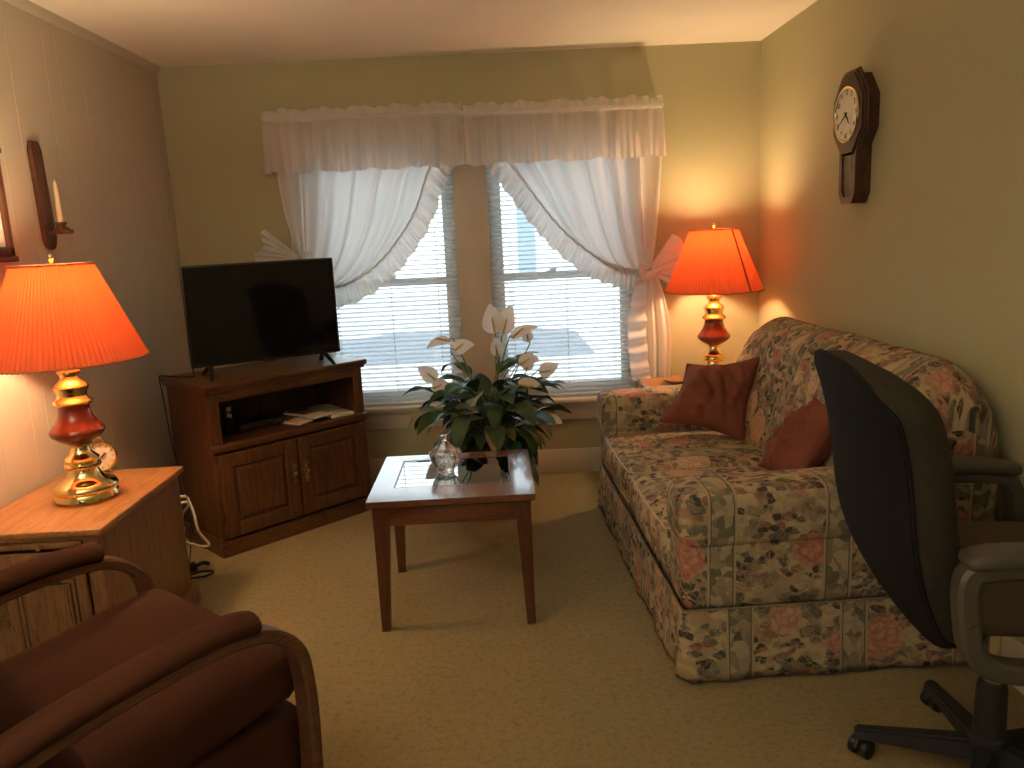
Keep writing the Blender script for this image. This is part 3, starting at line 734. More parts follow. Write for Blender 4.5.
# carved arched panel with a shell
a0, a1, b0, b1 = x0+.103, x1-.035, z0+.055, z1-.09
def carved(k): return [(a0+k, b0+k), (a1-k, b0+k), (a1-k, b1-k), (a1-.04-k*.4, b1-k), (a1-.06-k*.2, b1+.02-k)] + [((a0+a1)/2+math.cos(q)*((a1-a0)/2-.06-k*.2), b1+.02-k+math.sin(q)*.035) for q in [PI*j/10 for j in range(1, 10)]] + [(a0+.06+k*.2, b1+.02-k), (a0+.04+k*.4, b1-k), (a0+k, b1-k)]
for k, m_ in ((0, 'maple_dark'), (.016, 'maple_dark')):
    bm = new(); tube(bm, [(u, -.0005, v) for u, v in carved(k)], .004, 6, closed=True); link('carved_moulding', bm, m_, dr)
bm = new(); prism(bm, carved(.026), lambda u, v, d: (u, d, v), .004, -.004, .003); link('raised_panel', bm, 'maple_z', dr, ang=15)
bm = new(); sc = ((a0+a1)/2, b1-.018)
for j in range(9):
    q = PI*(j+.5)/9
    tube(bm, [(sc[0]+math.cos(q)*.012, -.005, sc[1]+math.sin(q)*.008), (sc[0]+math.cos(q)*.048, -.006, sc[1]+math.sin(q)*.04)], lambda s: .003+.003*s, 6)
link('carved_shell', bm, 'maple_dark', dr)
hx, hz = x0+.056, .35
bm = new()
prof = [(-.08, .004), (-.07, .012), (-.055, .006), (-.04, .014), (-.02, .007), (0, .013), (.02, .007), (.04, .014), (.055, .006), (.07, .012), (.08, .004)]
prism(bm, [(hx+w, hz+z) for z, w in prof]+[(hx-w, hz+z) for z, w in prof[::-1]], lambda u, v, d: (u, d, v), .002, -.004)
tube(bm, smooth_path([(hx, -.004, hz+.04), (hx+.004, -.022, hz+.03), (hx, -.028, hz), (hx-.004, -.022, hz-.03), (hx, -.004, hz-.04)], 6), .004, 8)
link('handle', bm, 'old_brass', dr)

# ------------------------------------------------------------------ table lamps
def lamp(loc, label, seam_ang, rz=0):
    t = thing('table_lamp', label, 'lamp', loc, rz, 'matching table lamps')
    k = .0013
    P = lambda L: [(r*k, (720-y)*k) for r, y in L]
    bm = new(); lathe(bm, [(0, 0)]+P([(80, 719), (84, 712), (82, 703), (79, 697), (83, 690), (82, 682), (76, 674), (66, 668), (52, 662), (44, 652), (38, 640), (37, 634), (44, 632), (47, 626), (46, 620), (40, 616), (43, 612), (45, 606), (40, 600), (30, 592), (24, 580), (23, 572), (30, 567), (30, 562)]), 48); link('base', bm, 'brass', t)
    bm = new(); lathe(bm, P([(30, 563), (36, 560), (52, 550), (64, 540), (69, 531), (69, 526), (63, 517), (54, 505), (45, 490), (40, 474), (38, 460), (40, 455)]), 48); link('ceramic_body', bm, 'ceramic', t)
    bm = new(); lathe(bm, P([(40, 457), (47, 453), (50, 447), (47, 442), (40, 438), (36, 430), (38, 422), (43, 412), (44, 405), (39, 397), (30, 391), (23, 383), (22, 377), (27, 370), (32, 364), (30, 357), (18, 354), (14, 350), (14, 336), (10, 330)]), 48); link('brass_neck', bm, 'brass', t)
    bm = new(); lathe(bm, [(.010, .49), (.010, .61), (.017, .612), (.019, .617), (.019, .67), (.016, .68)], 20); link('socket', bm, 'brass', t)
    bm = new(); lathe(bm, [(.013, .678), (.015, .695), (.028, .715), (.033, .74), (.028, .765), (.015, .78), (0, .784)], 20); link('bulb', bm, 'bulb', t)
    bm = new()
    hp = smooth_path([(.02, 0, .545), (.055, 0, .60), (.062, 0, .68), (.045, 0, .77), (.012, 0, .823), (0, 0, .828)], 6)
    tube(bm, hp, .002, 6); tube(bm, [(-p.x, 0, p.z) for p in hp], .002, 6); link('harp', bm, 'old_brass', t)
    zb, zt, rb, rtp = .503, .832, .260, .126
    npl = 92
    bm = new(); seg = npl*4
    def ring(z, r): return [bm.verts.new((math.cos(2*PI*i/seg)*(r+(.0026 if (i % 4) in (0, 1) else -.0026)*(r/.2)), math.sin(2*PI*i/seg)*(r+(.0026 if (i % 4) in (0, 1) else -.0026)*(r/.2)), z)) for i in range(seg)]
    rr = [ring(lerp(zb, zt, s/8), lerp(rb, rtp, s/8)) for s in range(9)]
    for A, B in zip(rr, rr[1:]):
        for i in range(seg): bm.faces.new((A[i], A[(i+1) % seg], B[(i+1) % seg], B[i]))
    sh = link('lamp_shade', bm, 'shade', t, ang=25, uv=False)
    for z, r in ((zb, rb), (zt, rtp)):
        bm = new()
        tube(bm, [(math.cos(2*PI*i/184)*(r+.003), math.sin(2*PI*i/184)*(r+.003), z+.0015*(1 if i % 2 else -1)) for i in range(184)], .0035, 6, closed=True); link('shade_binding', bm, 'shade_trim', sh)
    bm = new()
    for q in (0, 1, 2):
        a = q*2*PI/3; tube(bm, [(0, 0, zt-.004), (math.cos(a)*(rtp-.003), math.sin(a)*(rtp-.003), zt-.004)], .0016, 5)
    link('spider', bm, 'old_brass', sh)
    bm = new(); a = seam_ang; w = .008
    c_, s_ = math.cos(a), math.sin(a)
    q = lambda r, z, o_: (c_*(r+.0045)-s_*o_, s_*(r+.0045)+c_*o_, z)
    q2 = lambda r, z, o_: (c_*(r+.003)-s_*o_, s_*(r+.003)+c_*o_, z)
    hexa(bm, [q2(rb, zb, -w), q(rb, zb, -w), q(rb, zb, w), q2(rb, zb, w)], [q2(rtp, zt, -w*.6), q(rtp, zt, -w*.6), q(rtp, zt, w*.6), q2(rtp, zt, w*.6)])
    link('shade_seam', bm, 'shade_trim', sh)
    bm = new(); lathe(bm, [(0, .824), (.008, .826), (.008, .836), (.004, .84), (.007, .848), (.009, .856), (.006, .866), (0, .872)], 14); link('finial', bm, 'brass', t)
    L = bpy.data.lights.new('lamp_light', 'POINT'); L.energy = LAMP_W; L.color = LAMP_COLOR; L.shadow_soft_size = .065
    lo = bpy.data.objects.new('lamp_light', L); C.objects.link(lo); lo.parent = t; lo.location = (0, 0, .735)
    return t
lamp((.285, -1.87, .59), 'brass and oxblood table lamp with lit orange shade on the honey oak table', math.radians(205))
lamp((3.0, -.31, .59), 'brass and oxblood table lamp with lit orange shade in the corner beyond the sofa', math.radians(-60))

# little brass alarm clock
t = thing('alarm_clock', 'small round brass alarm clock behind the lamp on the honey oak table', 'clock', (.19, -1.56, .59), math.radians(38)); t.scale = (1.12,)*3
bm = new()
def disc(bm, r, y0, y1, zc, seg=32, xc=0.0): prism(bm, [(xc+math.cos(2*PI*i/seg)*r, zc+math.sin(2*PI*i/seg)*r) for i in range(seg)], lambda u, v, d: (u, d, v), y0, y1)
disc(bm, .050, -.012, .03, .062); tube(bm, [(math.cos(2*PI*i/40)*.049, -.014, .062+math.sin(2*PI*i/40)*.049) for i in range(40)], .004, 8, closed=True); link('case', bm, 'brass', t)
bm = new(); disc(bm, .045, -.0135, -.0125, .062); dl = link('dial', bm, 'clock_face', t)
bm = new()
for a, L_, w in ((math.radians(215), .032, .002), (math.radians(40), .02, .0028)): tube(bm, [(0, -.016, .062), (math.cos(a)*L_, -.016, .062+math.sin(a)*L_)], w, 6)
link('hands', bm, 'ink', dl)
bm = new()
for j in range(12):
    a = j*PI/6; tube(bm, [(math.cos(a)*.036, -.0142, .062+math.sin(a)*.036), (math.cos(a)*.042, -.0142, .062+math.sin(a)*.042)], .0012, 5)
link('hour_marks', bm, 'ink', dl)
for s_ in (-1, 1):
    bm = new(); lathe(bm, [(.008, 0), (.006, .006), (.003, .02)], 10, (s_*.03, .005, 0)); link('foot', bm, 'brass', t)
bm = new(); tube(bm, smooth_path([(-.018, .008, .108), (-.012, .008, .125), (0, .008, .13), (.012, .008, .125), (.018, .008, .108)], 5), .003, 8); link('handle', bm, 'brass', t)

# ------------------------------------------------------------------ table behind the sofa's far arm
t = thing('end_table', 'brown wooden end table in the window corner behind the sofa arm', 'table', (2.60, -.56, 0))
bm = new(); box(bm, 0, .70, 0, .42, .566, .59, .006, 3); link('top', bm, 'maple_y', t)
bm = new()
for q in ((.04, .66, .03, .045), (.04, .66, .375, .39)): box(bm, *q, .49, .566)
for q in ((.03, .045, .045, .375), (.655, .67, .045, .375)): box(bm, *q, .49, .566)
link('apron', bm, 'maple_z', t)
for x in (.03, .63):
    for y in (.03, .35):
        bm = new(); hexa(bm, [(x+.008, y+.008, 0), (x+.032, y+.008, 0), (x+.032, y+.032, 0), (x+.008, y+.032, 0)], [(x, y, .566), (x+.04, y, .566), (x+.04, y+.04, .566), (x, y+.04, .566)]); link('leg', bm, 'maple_z', t)
bm = new(); lathe(bm, [(.0, 0), (.05, 0), (.055, .004), (.085, .022), (.090, .030), (.084, .030), (.052, .008), (0, .007)], 28)
o = tag(link('wooden_dish', bm, 'maple_z'), 'shallow brown wooden dish on the corner table by the curtain', 'dish'); o.location = (2.79, -.36, .5905)

# ------------------------------------------------------------------ coffee table with glass inset
t = thing('coffee_table', 'square cherry wood coffee table with glass inset top', 'table', (1.285, -1.893, 0))
TWX, TWY, TZ = .618, .600, .52
gx0, gx1, gy0, gy1 = .082, .533, .155, .520
bm = new()
def frame_bev(x0, x1, y0, y1):
    box(bm, x0, x1, y0, y1, TZ-.024, TZ, .0)
for q in ((0, TWX, 0, gy0), (0, TWX, gy1, TWY), (0, gx0, gy0, gy1), (gx1, TWX, gy0, gy1)): frame_bev(*q)
bmesh.ops.remove_doubles(bm, verts=bm.verts[:], dist=1e-5)
# chamfered lower edge
tp = new()
bm2 = bm
link('top', bm, 'cherry_x', t)
bm = new(); tp.free()
prism(bm, [(0.004, .004), (TWX-.004, .004), (TWX-.004, TWY-.004), (.004, TWY-.004)], lambda u, v, d: (u+(.5*TWX-u)*d*.05, v+(.5*TWY-v)*d*.05, TZ-.024-d*.012), 0, 1)
bmesh.ops.delete(bm, geom=[f for f in bm.faces if len(f.verts) == 4 and abs(f.normal.z) > .95 or False], context='FACES_ONLY')
link('edge_moulding', bm, 'cherry_x', t)
bm = new(); box(bm, gx0, gx1, gy0, gy1, TZ-.008, TZ-.002); link('glass_inset', bm, 'inset_glass', t)
bm = new()
for q in ((gx0, gx1, gy0, gy0+.006), (gx0, gx1, gy1-.006, gy1), (gx0, gx0+.006, gy0+.006, gy1-.006), (gx1-.006, gx1, gy0+.006, gy1-.006)): box(bm, *q, TZ-.020, TZ-.0005)
link('inset_frame', bm, 'walnut_z', t)
bm = new()
for q in ((.07, TWX-.07, .028, .046), (.07, TWX-.07, TWY-.046, TWY-.028), (.028, .046, .07, TWY-.07), (TWX-.046, TWX-.028, .07, TWY-.07)): box(bm, *q, TZ-.105, TZ-.030, .002)
link('apron', bm, 'cherry_x', t)
for sx_ in (0, 1):
    for sy_ in (0, 1):
        bm = new(); w1, w0 = .054, .032
        x0 = .018 if not sx_ else TWX-.018-w1; y0 = .018 if not sy_ else TWY-.018-w1
        bx = x0 if not sx_ else x0+w1-w0; by = y0 if not sy_ else y0+w1-w0
        hexa(bm, [(bx, by, 0), (bx+w0, by, 0), (bx+w0, by+w0, 0), (bx, by+w0, 0)], [(x0, y0, .41), (x0+w1, y0, .41), (x0+w1, y0+w1, .41), (x0, y0+w1, .41)])
        hexa(bm, [(x0, y0, .41), (x0+w1, y0, .41), (x0+w1, y0+w1, .41), (x0, y0+w1, .41)], [(x0, y0, TZ-.03), (x0+w1, y0, TZ-.03), (x0+w1, y0+w1, TZ-.03), (x0, y0+w1, TZ-.03)])
        link('leg', bm, 'cherry_z', t, ang=20)

# crystal candy dish
t = thing('candy_dish', 'cut crystal candy dish with lid on the coffee table', 'dish', (1.560, -1.560, TZ))
def cut(k, z): return 1+.035*math.cos(k*PI/2)
bm = new()
lathe(bm, [(0, .004), (.030, 0), (.034, .004), (.032, .010), (.044, .022), (.055, .045), (.060, .068), (.062, .080), (.057, .080), (.054, .066), (.048, .044), (.036, .024), (0, .016)], 48, rmod=lambda k, z: 1+(.05*math.cos(k*2*PI/6) if z > .02 else 0)+(.03*math.cos(k*2*PI/4) if z > .07 else 0))
link('bowl', bm, 'crystal', t, ang=15)
bm = new()
for j in range(12):
    a = j*PI/6; b2 = bmesh.ops.create_uvsphere(bm, u_segments=8, v_segments=6, radius=.007)['verts']; bmesh.ops.translate(bm, vec=(math.cos(a)*.060, math.sin(a)*.060, .082), verts=b2)
link('scalloped_rim', bm, 'crystal', t)
bm = new(); lathe(bm, [(.053, .079), (.056, .082), (.046, .094), (.030, .110), (.018, .124), (.012, .132), (.008, .132), (.012, .122), (.026, .106), (.042, .091), (.050, .081)], 32, rmod=lambda k, z: 1+.04*math.cos(k*PI/2), cap=False); ld = link('lid', bm, 'crystal', t, ang=20)
bm = new(); lathe(bm, [(.011, .131), (.013, .136), (.009, .141), (.006, .146), (0, .147)], 16)
for j in range(5):
    a = j*2*PI/5; b2 = bmesh.ops.create_uvsphere(bm, u_segments=10, v_segments=8, radius=.0085)['verts']; bmesh.ops.translate(bm, vec=(math.cos(a)*.010, math.sin(a)*.010, .156), verts=b2)
b2 = bmesh.ops.create_uvsphere(bm, u_segments=10, v_segments=8, radius=.008)['verts']; bmesh.ops.translate(bm, vec=(0, 0, .163), verts=b2)
link('knob', bm, 'crystal', ld)

# ------------------------------------------------------------------ sofa
t = thing('floral_sofa', 'two-seat skirted sofa in rose-patterned cream upholstery along the right wall', 'sofa', (2.341, -2.33, 0), .021)
SL, SD = 1.68, .98
bm = new(); softbox(bm, .02, .95, .02, SL-.02, .10, .31, .03, 8); link('base', bm, 'floral', t, ang=180, uv=box_uv())
# skirt with pleats at corners and centre
def skirt(bm):
    path = []
    def seg(a, b, n):
        for i in range(n): path.append((lerp(a[0], b[0], i/n), lerp(a[1], b[1], i/n)))
    seg((.95, .005), (.0, .005), 46); seg((.0, .005), (.0, SL-.005), 80); seg((.0, SL-.005), (.95, SL-.005), 46); path.append((.95, SL-.005))
    L = [0]
    for a, b in zip(path, path[1:]): L.append(L[-1]+math.dist(a, b))
    n = len(path); lay = bm.loops.layers.uv.verify(); rows = []
    tot = L[-1]
    pleats = [.95, .95+.84, .95+1.67]
    for j in range(9):
        s = j/8; z = lerp(.255, .012, s); row = []
        for i, (x, y) in enumerate(path):
            a = path[max(0, i-1)]; b = path[min(n-1, i+1)]; d = Vector((b[0]-a[0], b[1]-a[1])).normalized(); nx, ny = -d.y, d.x
            # outward is to the right of travel reversed: pick away from the centre
            if (x-.5)*nx+(y-SL/2)*ny < 0: nx, ny = -nx, -ny
            out = .006+.010*s+.006*s*math.sin(L[i]*17)+.004*s*math.sin(L[i]*41)
            for pl in pleats:
                q = abs(L[i]-pl)
                if q < .07: out += s*(.018*math.cos(q/.07*PI/2)*.6-(.025 if q < .012 else 0))
            row.append(bm.verts.new((x+nx*out, y+ny*out, z)))
        rows.append(row)
    for j in range(8):
        for i in range(n-1):
            f = bm.faces.new((rows[j][i], rows[j][i+1], rows[j+1][i+1], rows[j+1][i]))
            for lp in f.loops:
                k = rows[j].index(lp.vert) if lp.vert in (rows[j][i], rows[j][i+1]) else rows[j+1].index(lp.vert)
                base = .95-L[k] if L[k] < .95 else L[k]-.95
                lp[lay].uv = (base, lp.vert.co.z)
bm = new(); skirt(bm); sk = link('skirt', bm, 'floral', t, ang=180, uv=False)
sk.modifiers.new('thick', 'SOLIDIFY').thickness = .004
bm = new(); tube(bm, [(.95, -.008, .256), (.0, -.008, .256), (-.008, .0, .256), (-.008, SL, .256), (0, SL+.008, .256), (.95, SL+.008, .256)], .003, 6); link('welt', bm, 'welt', t)
# arms
for y0, y1, off in ((-.002, .20, 0), (SL-.20, SL+.002, .1)):
    bm = new()
    softbox(bm, 0.0, .93, y0, y1, .245, .52, .03, 8, (.004, .004, 0))
    softbox(bm, -.010, .93, y0-.008, y1+.008, .455, .640, .034, 12, (.006, .006, .010), .006, y0*7)
    a = link('arm', bm, 'floral', t, ang=180, uv=box_uv('x', (off+.06, .0)))
    bm = new(); yo = y0-.004 if y0 < .5 else y1+.004
    tube(bm, [(.9, yo, .505), (.0, yo, .505)], .003, 6); link('arm_welt', bm, 'welt', a)
    for yy in ((y0+.03, y1-.03)):
        pass
# seat cushions
for y0, y1, sd in ((.205, .833, 1.0), (.847, SL-.205, 2.0)):
    bm = new(); softbox(bm, -.012, .70, y0, y1, .295, .455, .035, 14, (.018, .004, .030), .008, sd); c_ = link('seat_cushion', bm, 'floral', t, ang=180, uv=box_uv('y', (sd*.33, 0)))
    for z in (.442, .31):
        bm = new(); r = .03
        tube(bm, smooth_path([(.6, y0+.004, z), (.1, y0+.004, z), (.006, y0+.02, z), (-.006, y0+.08, z), (-.012, (y0+y1)/2, z), (-.006, y1-.08, z), (.006, y1-.02, z), (.1, y1-.004, z), (.6, y1-.004, z)], 8), .0045, 6); link('welt', bm, 'cream_welt', c_)
# back: two sections with rounded shoulders, curving over at the top
prof = smooth_path([(.60, 0, .36), (.615, 0, .50), (.655, 0, .66), (.70, 0, .80), (.745, 0, .91), (.80, 0, .975), (.865, 0, 1.0), (.925, 0, .975), (.965, 0, .90), (.98, 0, .75), (.98, 0, .50), (.975, 0, .20), (.97, 0, .08)], 4)
def back_half(y0, y1, outer):
    bm = new(); lay = bm.loops.layers.uv.verify(); NY = 26; rows = []
    arc = [0]
    for a, b in zip(prof, prof[1:]): arc.append(arc[-1]+(b-a).length)
    for j in range(NY+1):
        s = j/NY; s2 = .5-.5*math.cos(PI*s); y = lerp(y0, y1, s2)
        din = abs(y-(y0 if outer == 1 else y1)); dout = abs(y-(y1 if outer == 1 else y0))
        R = .30 if outer == 1 else .24
        # shoulder: height falls in a quarter circle towards the outer end
        drop = 0 if dout > R else (.24 if outer == 1 else .19)*(1-math.sqrt(max(0, 1-((R-dout)/R)**2)))
        seam = max(0, 1-din/.035)**2*.030
        edge = max(0, 1-dout/.05)**2*.035
        row = []
        for p in prof:
            k = max(0, (p.z-.42)/.58); z = p.z-drop*k
            mid = Vector((.80, 0, min(z, .86)))
            q = Vector((p.x, 0, z)); d = (q-mid)
            if d.length > 1e-6: q = q-d.normalized()*(seam if p.x < .93 else 0) - d.normalized()*edge
            pf = .014*math.sin(PI*s)*(1 if p.x < .8 and p.z < .95 else 0)
            q.x -= pf
            w_ = mnoise.noise(Vector((q.x*6, y*5, q.z*6)))*.008
            row.append(bm.verts.new((q.x+w_*.6, y, q.z+w_)))
        rows.append(row)
    n = len(prof)
    for j in range(NY):
        for i in range(n-1):
            f = bm.faces.new((rows[j][i], rows[j][i+1], rows[j+1][i+1], rows[j+1][i]))
            for lp, (jj, ii) in zip(f.loops, ((j, i), (j, i+1), (j+1, i+1), (j+1, i))): lp[lay].uv = (rows[jj][ii].co.y, arc[ii])
        f = bm.faces.new((rows[j][0], rows[j+1][0], rows[j+1][n-1], rows[j][n-1]))
    for row in (rows[0], rows[-1]):
        mid = bm.verts.new((.80, row[0].co.y, .55))
        for i in range(n-1):
            f = bm.faces.new((row[i], row[i+1], mid))
            for lp in f.loops: lp[lay].uv = (lp.vert.co.x, lp.vert.co.z)
        f = bm.faces.new((row[n-1], row[0], mid))
        for lp in f.loops: lp[lay].uv = (lp.vert.co.x, lp.vert.co.z)
    return bm
for a in ((-.055, .84, 0), (.84, SL+.005, 1)):
    bm = back_half(*a); bmesh.ops.recalc_face_normals(bm, faces=bm.faces[:]); link('backrest', bm, 'floral', t, ang=70, uv=False)

def pillow(label, c00, c10, c11, c01, th, seed, mat='rust'):
    """throw pillow spanned by four corners"""
    c = [Vector(q) for q in (c00, c10, c11, c01)]; cen = sum(c, Vector())/4
    nrm = ((c[1]-c[0]).cross(c[3]-c[0])).normalized()
    bm = new(); N = 30; rnd = random.Random(seed); o_ = Vector((rnd.uniform(0, 9), rnd.uniform(0, 9), 0))
    def P(u, v, s):
        p = c[0].lerp(c[1], u).lerp(c[3].lerp(c[2], u), v)
        a, b = 2*u-1, 2*v-1
        pin = 1-.16*((1-a*a)*(b*b)+(1-b*b)*(a*a))      # sides pull in, corners stay
        p = cen-Vector((0, 0, 0))+(p-cen)*pin
        h = th*max(0, (1-a**4)*(1-b**4))**.55*(.62+.38*(1-a*a)*(1-b*b))
        q = Vector((a*1.6, b*1.6, 0))+o_
        wr = mnoise.noise(q*1.1)*.5
        rid = (1-abs(mnoise.noise(Vector((q.x*1.2+q.y*.9, q.y*.5-q.x*.3, 3))*1.6)))**4
        h *= 1+.25*wr
        h += (.060*rid-.020)*max(0, (1-a*a)*(1-b*b))
        return cen*0+p+nrm*s*h
    A = [[bm.verts.new(P(i/N, j/N, 1)) for j in range(N+1)] for i in range(N+1)]
    B = [[A[i][j] if i in (0, N) or j in (0, N) else bm.verts.new(P(i/N, j/N, -1)) for j in range(N+1)] for i in range(N+1)]
    for i in range(N):
        for j in range(N):
            bm.faces.new((A[i][j], A[i+1][j], A[i+1][j+1], A[i][j+1]))
            bm.faces.new((B[i][j], B[i][j+1], B[i+1][j+1], B[i+1][j]))
    t_ = thing('throw_pillow', label, 'pillow', cen, 0, 'rust throw pillows')
    bmesh.ops.translate(bm, vec=-cen, verts=bm.verts[:])
    link('pillow_cover', bm, mat, t_, ang=180)
    bm = new(); rim = [P(i/N, 0, 0) for i in range(N)]+[P(1, j/N, 0) for j in range(N)]+[P(1-i/N, 1, 0) for i in range(N)]+[P(0, 1-j/N, 0) for j in range(N)]
    tube(bm, [p-cen for p in rim], .004, 6, closed=True); link('seam_piping', bm, mat, t_)
pillow('rust red throw pillow leaning in the far corner of the sofa', (2.54, -1.02, .545), (2.90, -1.17, .462), (3.03, -1.04, .84), (2.71, -.88, .79), .080, 3)
pillow('rust red throw pillow half hidden behind the black office chair', (2.83, -1.57, .478), (2.80, -1.98, .485), (2.99, -2.04, .83), (2.985, -1.74, .79), .065, 8)

# ------------------------------------------------------------------ peace lily
t = thing('potted_peace_lily', 'large peace lily with white blooms on the floor under the window', 'plant', (1.745, -.62, 0))
bm = new(); lathe(bm, [(0, 0), (.10, 0), (.112, .02), (.145, .34), (.155, .345), (.155, .37), (.142, .37), (.132, .33), (0, .325)], 36); link('pot', bm, 'pot', t)
bm = new(); lathe(bm, [(.133, .326), (.09, .342), (.05, .346), (0, .348)], 24, cap=False); link('moss', bm, 'soil', t)
def blade(bm, p0, d, length, width, droop, twist=0.0, fold=.25, n=9, wave=0.0, face=(0, 0, 1)):
    p = Vector(p0); d = Vector(d).normalized(); rows = []
    for i in range(n+1):
        s = i/n
        side = d.cross(Vector(face))
        if side.length < .05: side = Vector((1, 0, 0))
        side.normalize(); side = Matrix.Rotation(twist, 3, d) @ side
        up_ = side.cross(d).normalized()
        w = width*.5*(math.sin(PI*min(1, s**.75*.97+.03))**.85)*(1 if s < .99 else 0)
        wv = wave*math.sin(s*14)
        rows.append((p+side*w+up_*(fold*w+wv*w), p.copy(), p-side*w+up_*(fold*w-wv*w)))
        p = p+d*(length/n); d = (d+Vector((0, 0, -droop/n))).normalized()
    vs = [[bm.verts.new(q) for q in r] for r in rows]
    for a, b in zip(vs, vs[1:]):
        bm.faces.new((a[0], a[1], b[1], b[0])); bm.faces.new((a[1], a[2], b[2], b[1]))
rnd = random.Random(21)
bl, bb, bp, bs = new(), new(), new(), new()
def leaf(az, el, dist, length, width, droop, target):
    base = Vector((rnd.uniform(-.05, .05), rnd.uniform(-.05, .05), .34))
    d = Vector((math.cos(az)*math.cos(el), math.sin(az)*math.cos(el), math.sin(el)))
    tip = base+Vector((d.x*dist, d.y*dist, d.z*dist))
    mid = base.lerp(tip, .55)+Vector((0, 0, .10*dist/.4))
    tube(bs, smooth_path([base, mid, tip], 5), .0032, 5)
    out = Vector((math.cos(az), math.sin(az), math.sin(el)*.9-.05)).normalized()
    blade(target, tip, out, length, width, droop, rnd.uniform(-.5, .5), rnd.uniform(.1, .35), 9, .12)
N1 = 165
for i in range(N1):
    az = i*2.39996+rnd.uniform(-.2, .2); q = i/N1
    el = lerp(-.30, 1.35, q**.75)+rnd.uniform(-.12, .12)
    dist = rnd.uniform(.07, .15) if q < .4 else rnd.uniform(.14, .36)
    L_ = rnd.uniform(.15, .24); wd = rnd.uniform(.065, .105)
    k = rnd.random(); tgt = bl if k < .84 else (bb if k < .90 else bp)
    leaf(az, el, dist, L_, wd, rnd.uniform(1.8, 3.6) if q < .55 else rnd.uniform(.8, 2.6), tgt)
for i in range(26):
    leaf(rnd.uniform(0, 6.28), rnd.uniform(.75, 1.35), rnd.uniform(.32, .47), rnd.uniform(.14, .22), rnd.uniform(.05, .08), rnd.uniform(.8, 2.2), bl if i % 5 else bb)
link('leaves', bl, 'leaf', t, ang=60, uv=False); link('leaves', bb, 'leaf_bright', t, ang=60, uv=False, label='brighter green young leaves'); link('leaves', bp, 'leaf_pale', t, ang=60, uv=False, label='cream-edged older leaves')
link('stems', bs, 'stem', t)
# blooms: (x,y,z) world of the spathe base, direction, length, width
for (x, y, z, d, L_, wd, dr) in (
    (1.785, -.80, .955, (-.12, -.25, 1), .165, .115, .15), (1.825, -.79, .945, (.30, -.1, 1), .165, .10, .3), (1.792, -.83, .845, (-.10, -.35, 1), .11, .075, .2),
    (1.865, -.84, .93, (.9, -.2, .75), .16, .055, .8), (1.955, -.79, .90, (-.15, -.3, 1), .085, .06, .3), (1.56, -.82, .93, (-1, -.2, .3), .14, .045, 1.2),
    (1.575, -.86, .885, (.7, -.4, .55), .13, .075, .8), (1.475, -.84, .735, (-.7, -.3, .75), .125, .085, .3), (1.455, -.88, .70, (.9, -.5, .45), .12, .07, .6),
    (1.90, -.88, .80, (.75, -.35, .5), .12, .07, .8), (2.0, -.82, .745, (.85, -.3, .15), .12, .08, -.6), (1.885, -.90, .705, (.95, -.5, -.1), .17, .085, .5), (1.935, -.78, .75, (.3, -.3, 1), .12, .07, .3),
    (2.03, -.86, .50, (.7, -.6, .1), .10, .06, .4)):
    p = Vector((x-1.745, y+.80, z)); bm = new()
    blade(bm, p, d, L_, wd, dr, rnd.uniform(-.3, .3), .35, 12, 0, (rnd.uniform(-.3, .3), -1, .3))
    f = link('flower', bm, 'spathe', t, ang=80, uv=False)
    dn = Vector(d).normalized(); bm = new()
    tube(bm, [p+Vector((0, -.012, 0))+dn*.008, p+Vector((0, -.018, 0))+dn*L_*.30, p+Vector((0, -.016, 0))+dn*L_*.52], lambda s: .0058-.002*s, 8); link('spadix', bm, 'spadix', f)
    bm = new(); b0 = Vector((rnd.uniform(-.05, .05), rnd.uniform(-.04, .04), .35))
    tube(bm, smooth_path([b0, b0.lerp(p, .5)+Vector((0, 0, .06)), p-dn*.02, p+dn*.01], 6), .0032, 6); link('flower_stalk', bm, 'stem', f)

# ------------------------------------------------------------------ wall clock (right wall)
t = thing('wall_clock', 'dark octagonal pendulum clock on the right wall', 'clock', (W, -1.285, 1.867), -PI/2)
octp = lambda r: [(math.cos(PI/8+i*PI/4)*r/math.cos(PI/8), math.sin(PI/8+i*PI/4)*r/math.cos(PI/8)*1.2) for i in range(8)]
f_ = lambda u, v, d: (u, d, v)
bm = new(); prism(bm, octp(.128), f_, 0, -.045); prism(bm, octp(.146), f_, -.045, -.057, .004); prism(bm, octp(.138), f_, -.057, -.066, .003); prism(bm, octp(.129), f_, -.066, -.074, .003)
# ring moulding
ck = link('octagon_case', bm, 'walnut_z', t, ang=20)
bm = new(); poly = [(-.075, -.12), (.075, -.12), (.075, -.315), (.045, -.358), (-.045, -.358), (-.075, -.315)]
prism(bm, poly, f_, 0, -.05)
outp = poly; inn = [(-.050, -.165), (.050, -.165), (.050, -.300), (.030, -.33), (-.030, -.33), (-.050, -.300)]
A = [bm.verts.new((u, -.066, v)) for u, v in outp]; B = [bm.verts.new((u, -.066, v)) for u, v in inn]; A2 = [bm.verts.new((u, -.05, v)) for u, v in outp]; B2 = [bm.verts.new((u, -.05, v)) for u, v in inn]
for i in range(6):
    j = (i+1) % 6
    bm.faces.new((A[i], A[j], B[j], B[i])); bm.faces.new((A[i], A2[i], A2[j], A[j])); bm.faces.new((B[i], B[j], B2[j], B2[i]))
pc = link('pendulum_case', bm, 'walnut_z', t, ang=20)
bm = new(); prism(bm, inn, f_, -.051, -.0515); link('back_panel', bm, 'seat_fabric', pc)
bm = new(); tube(bm, [(0, -.055, -.12), (0, -.055, -.27)], .002, 6); disc(bm, .022, -.052, -.058, -.275, 24); link('pendulum', bm, 'brass', t)
bm = new(); prism(bm, inn, f_, -.060, -.0615); link('glass', bm, 'pane', pc)
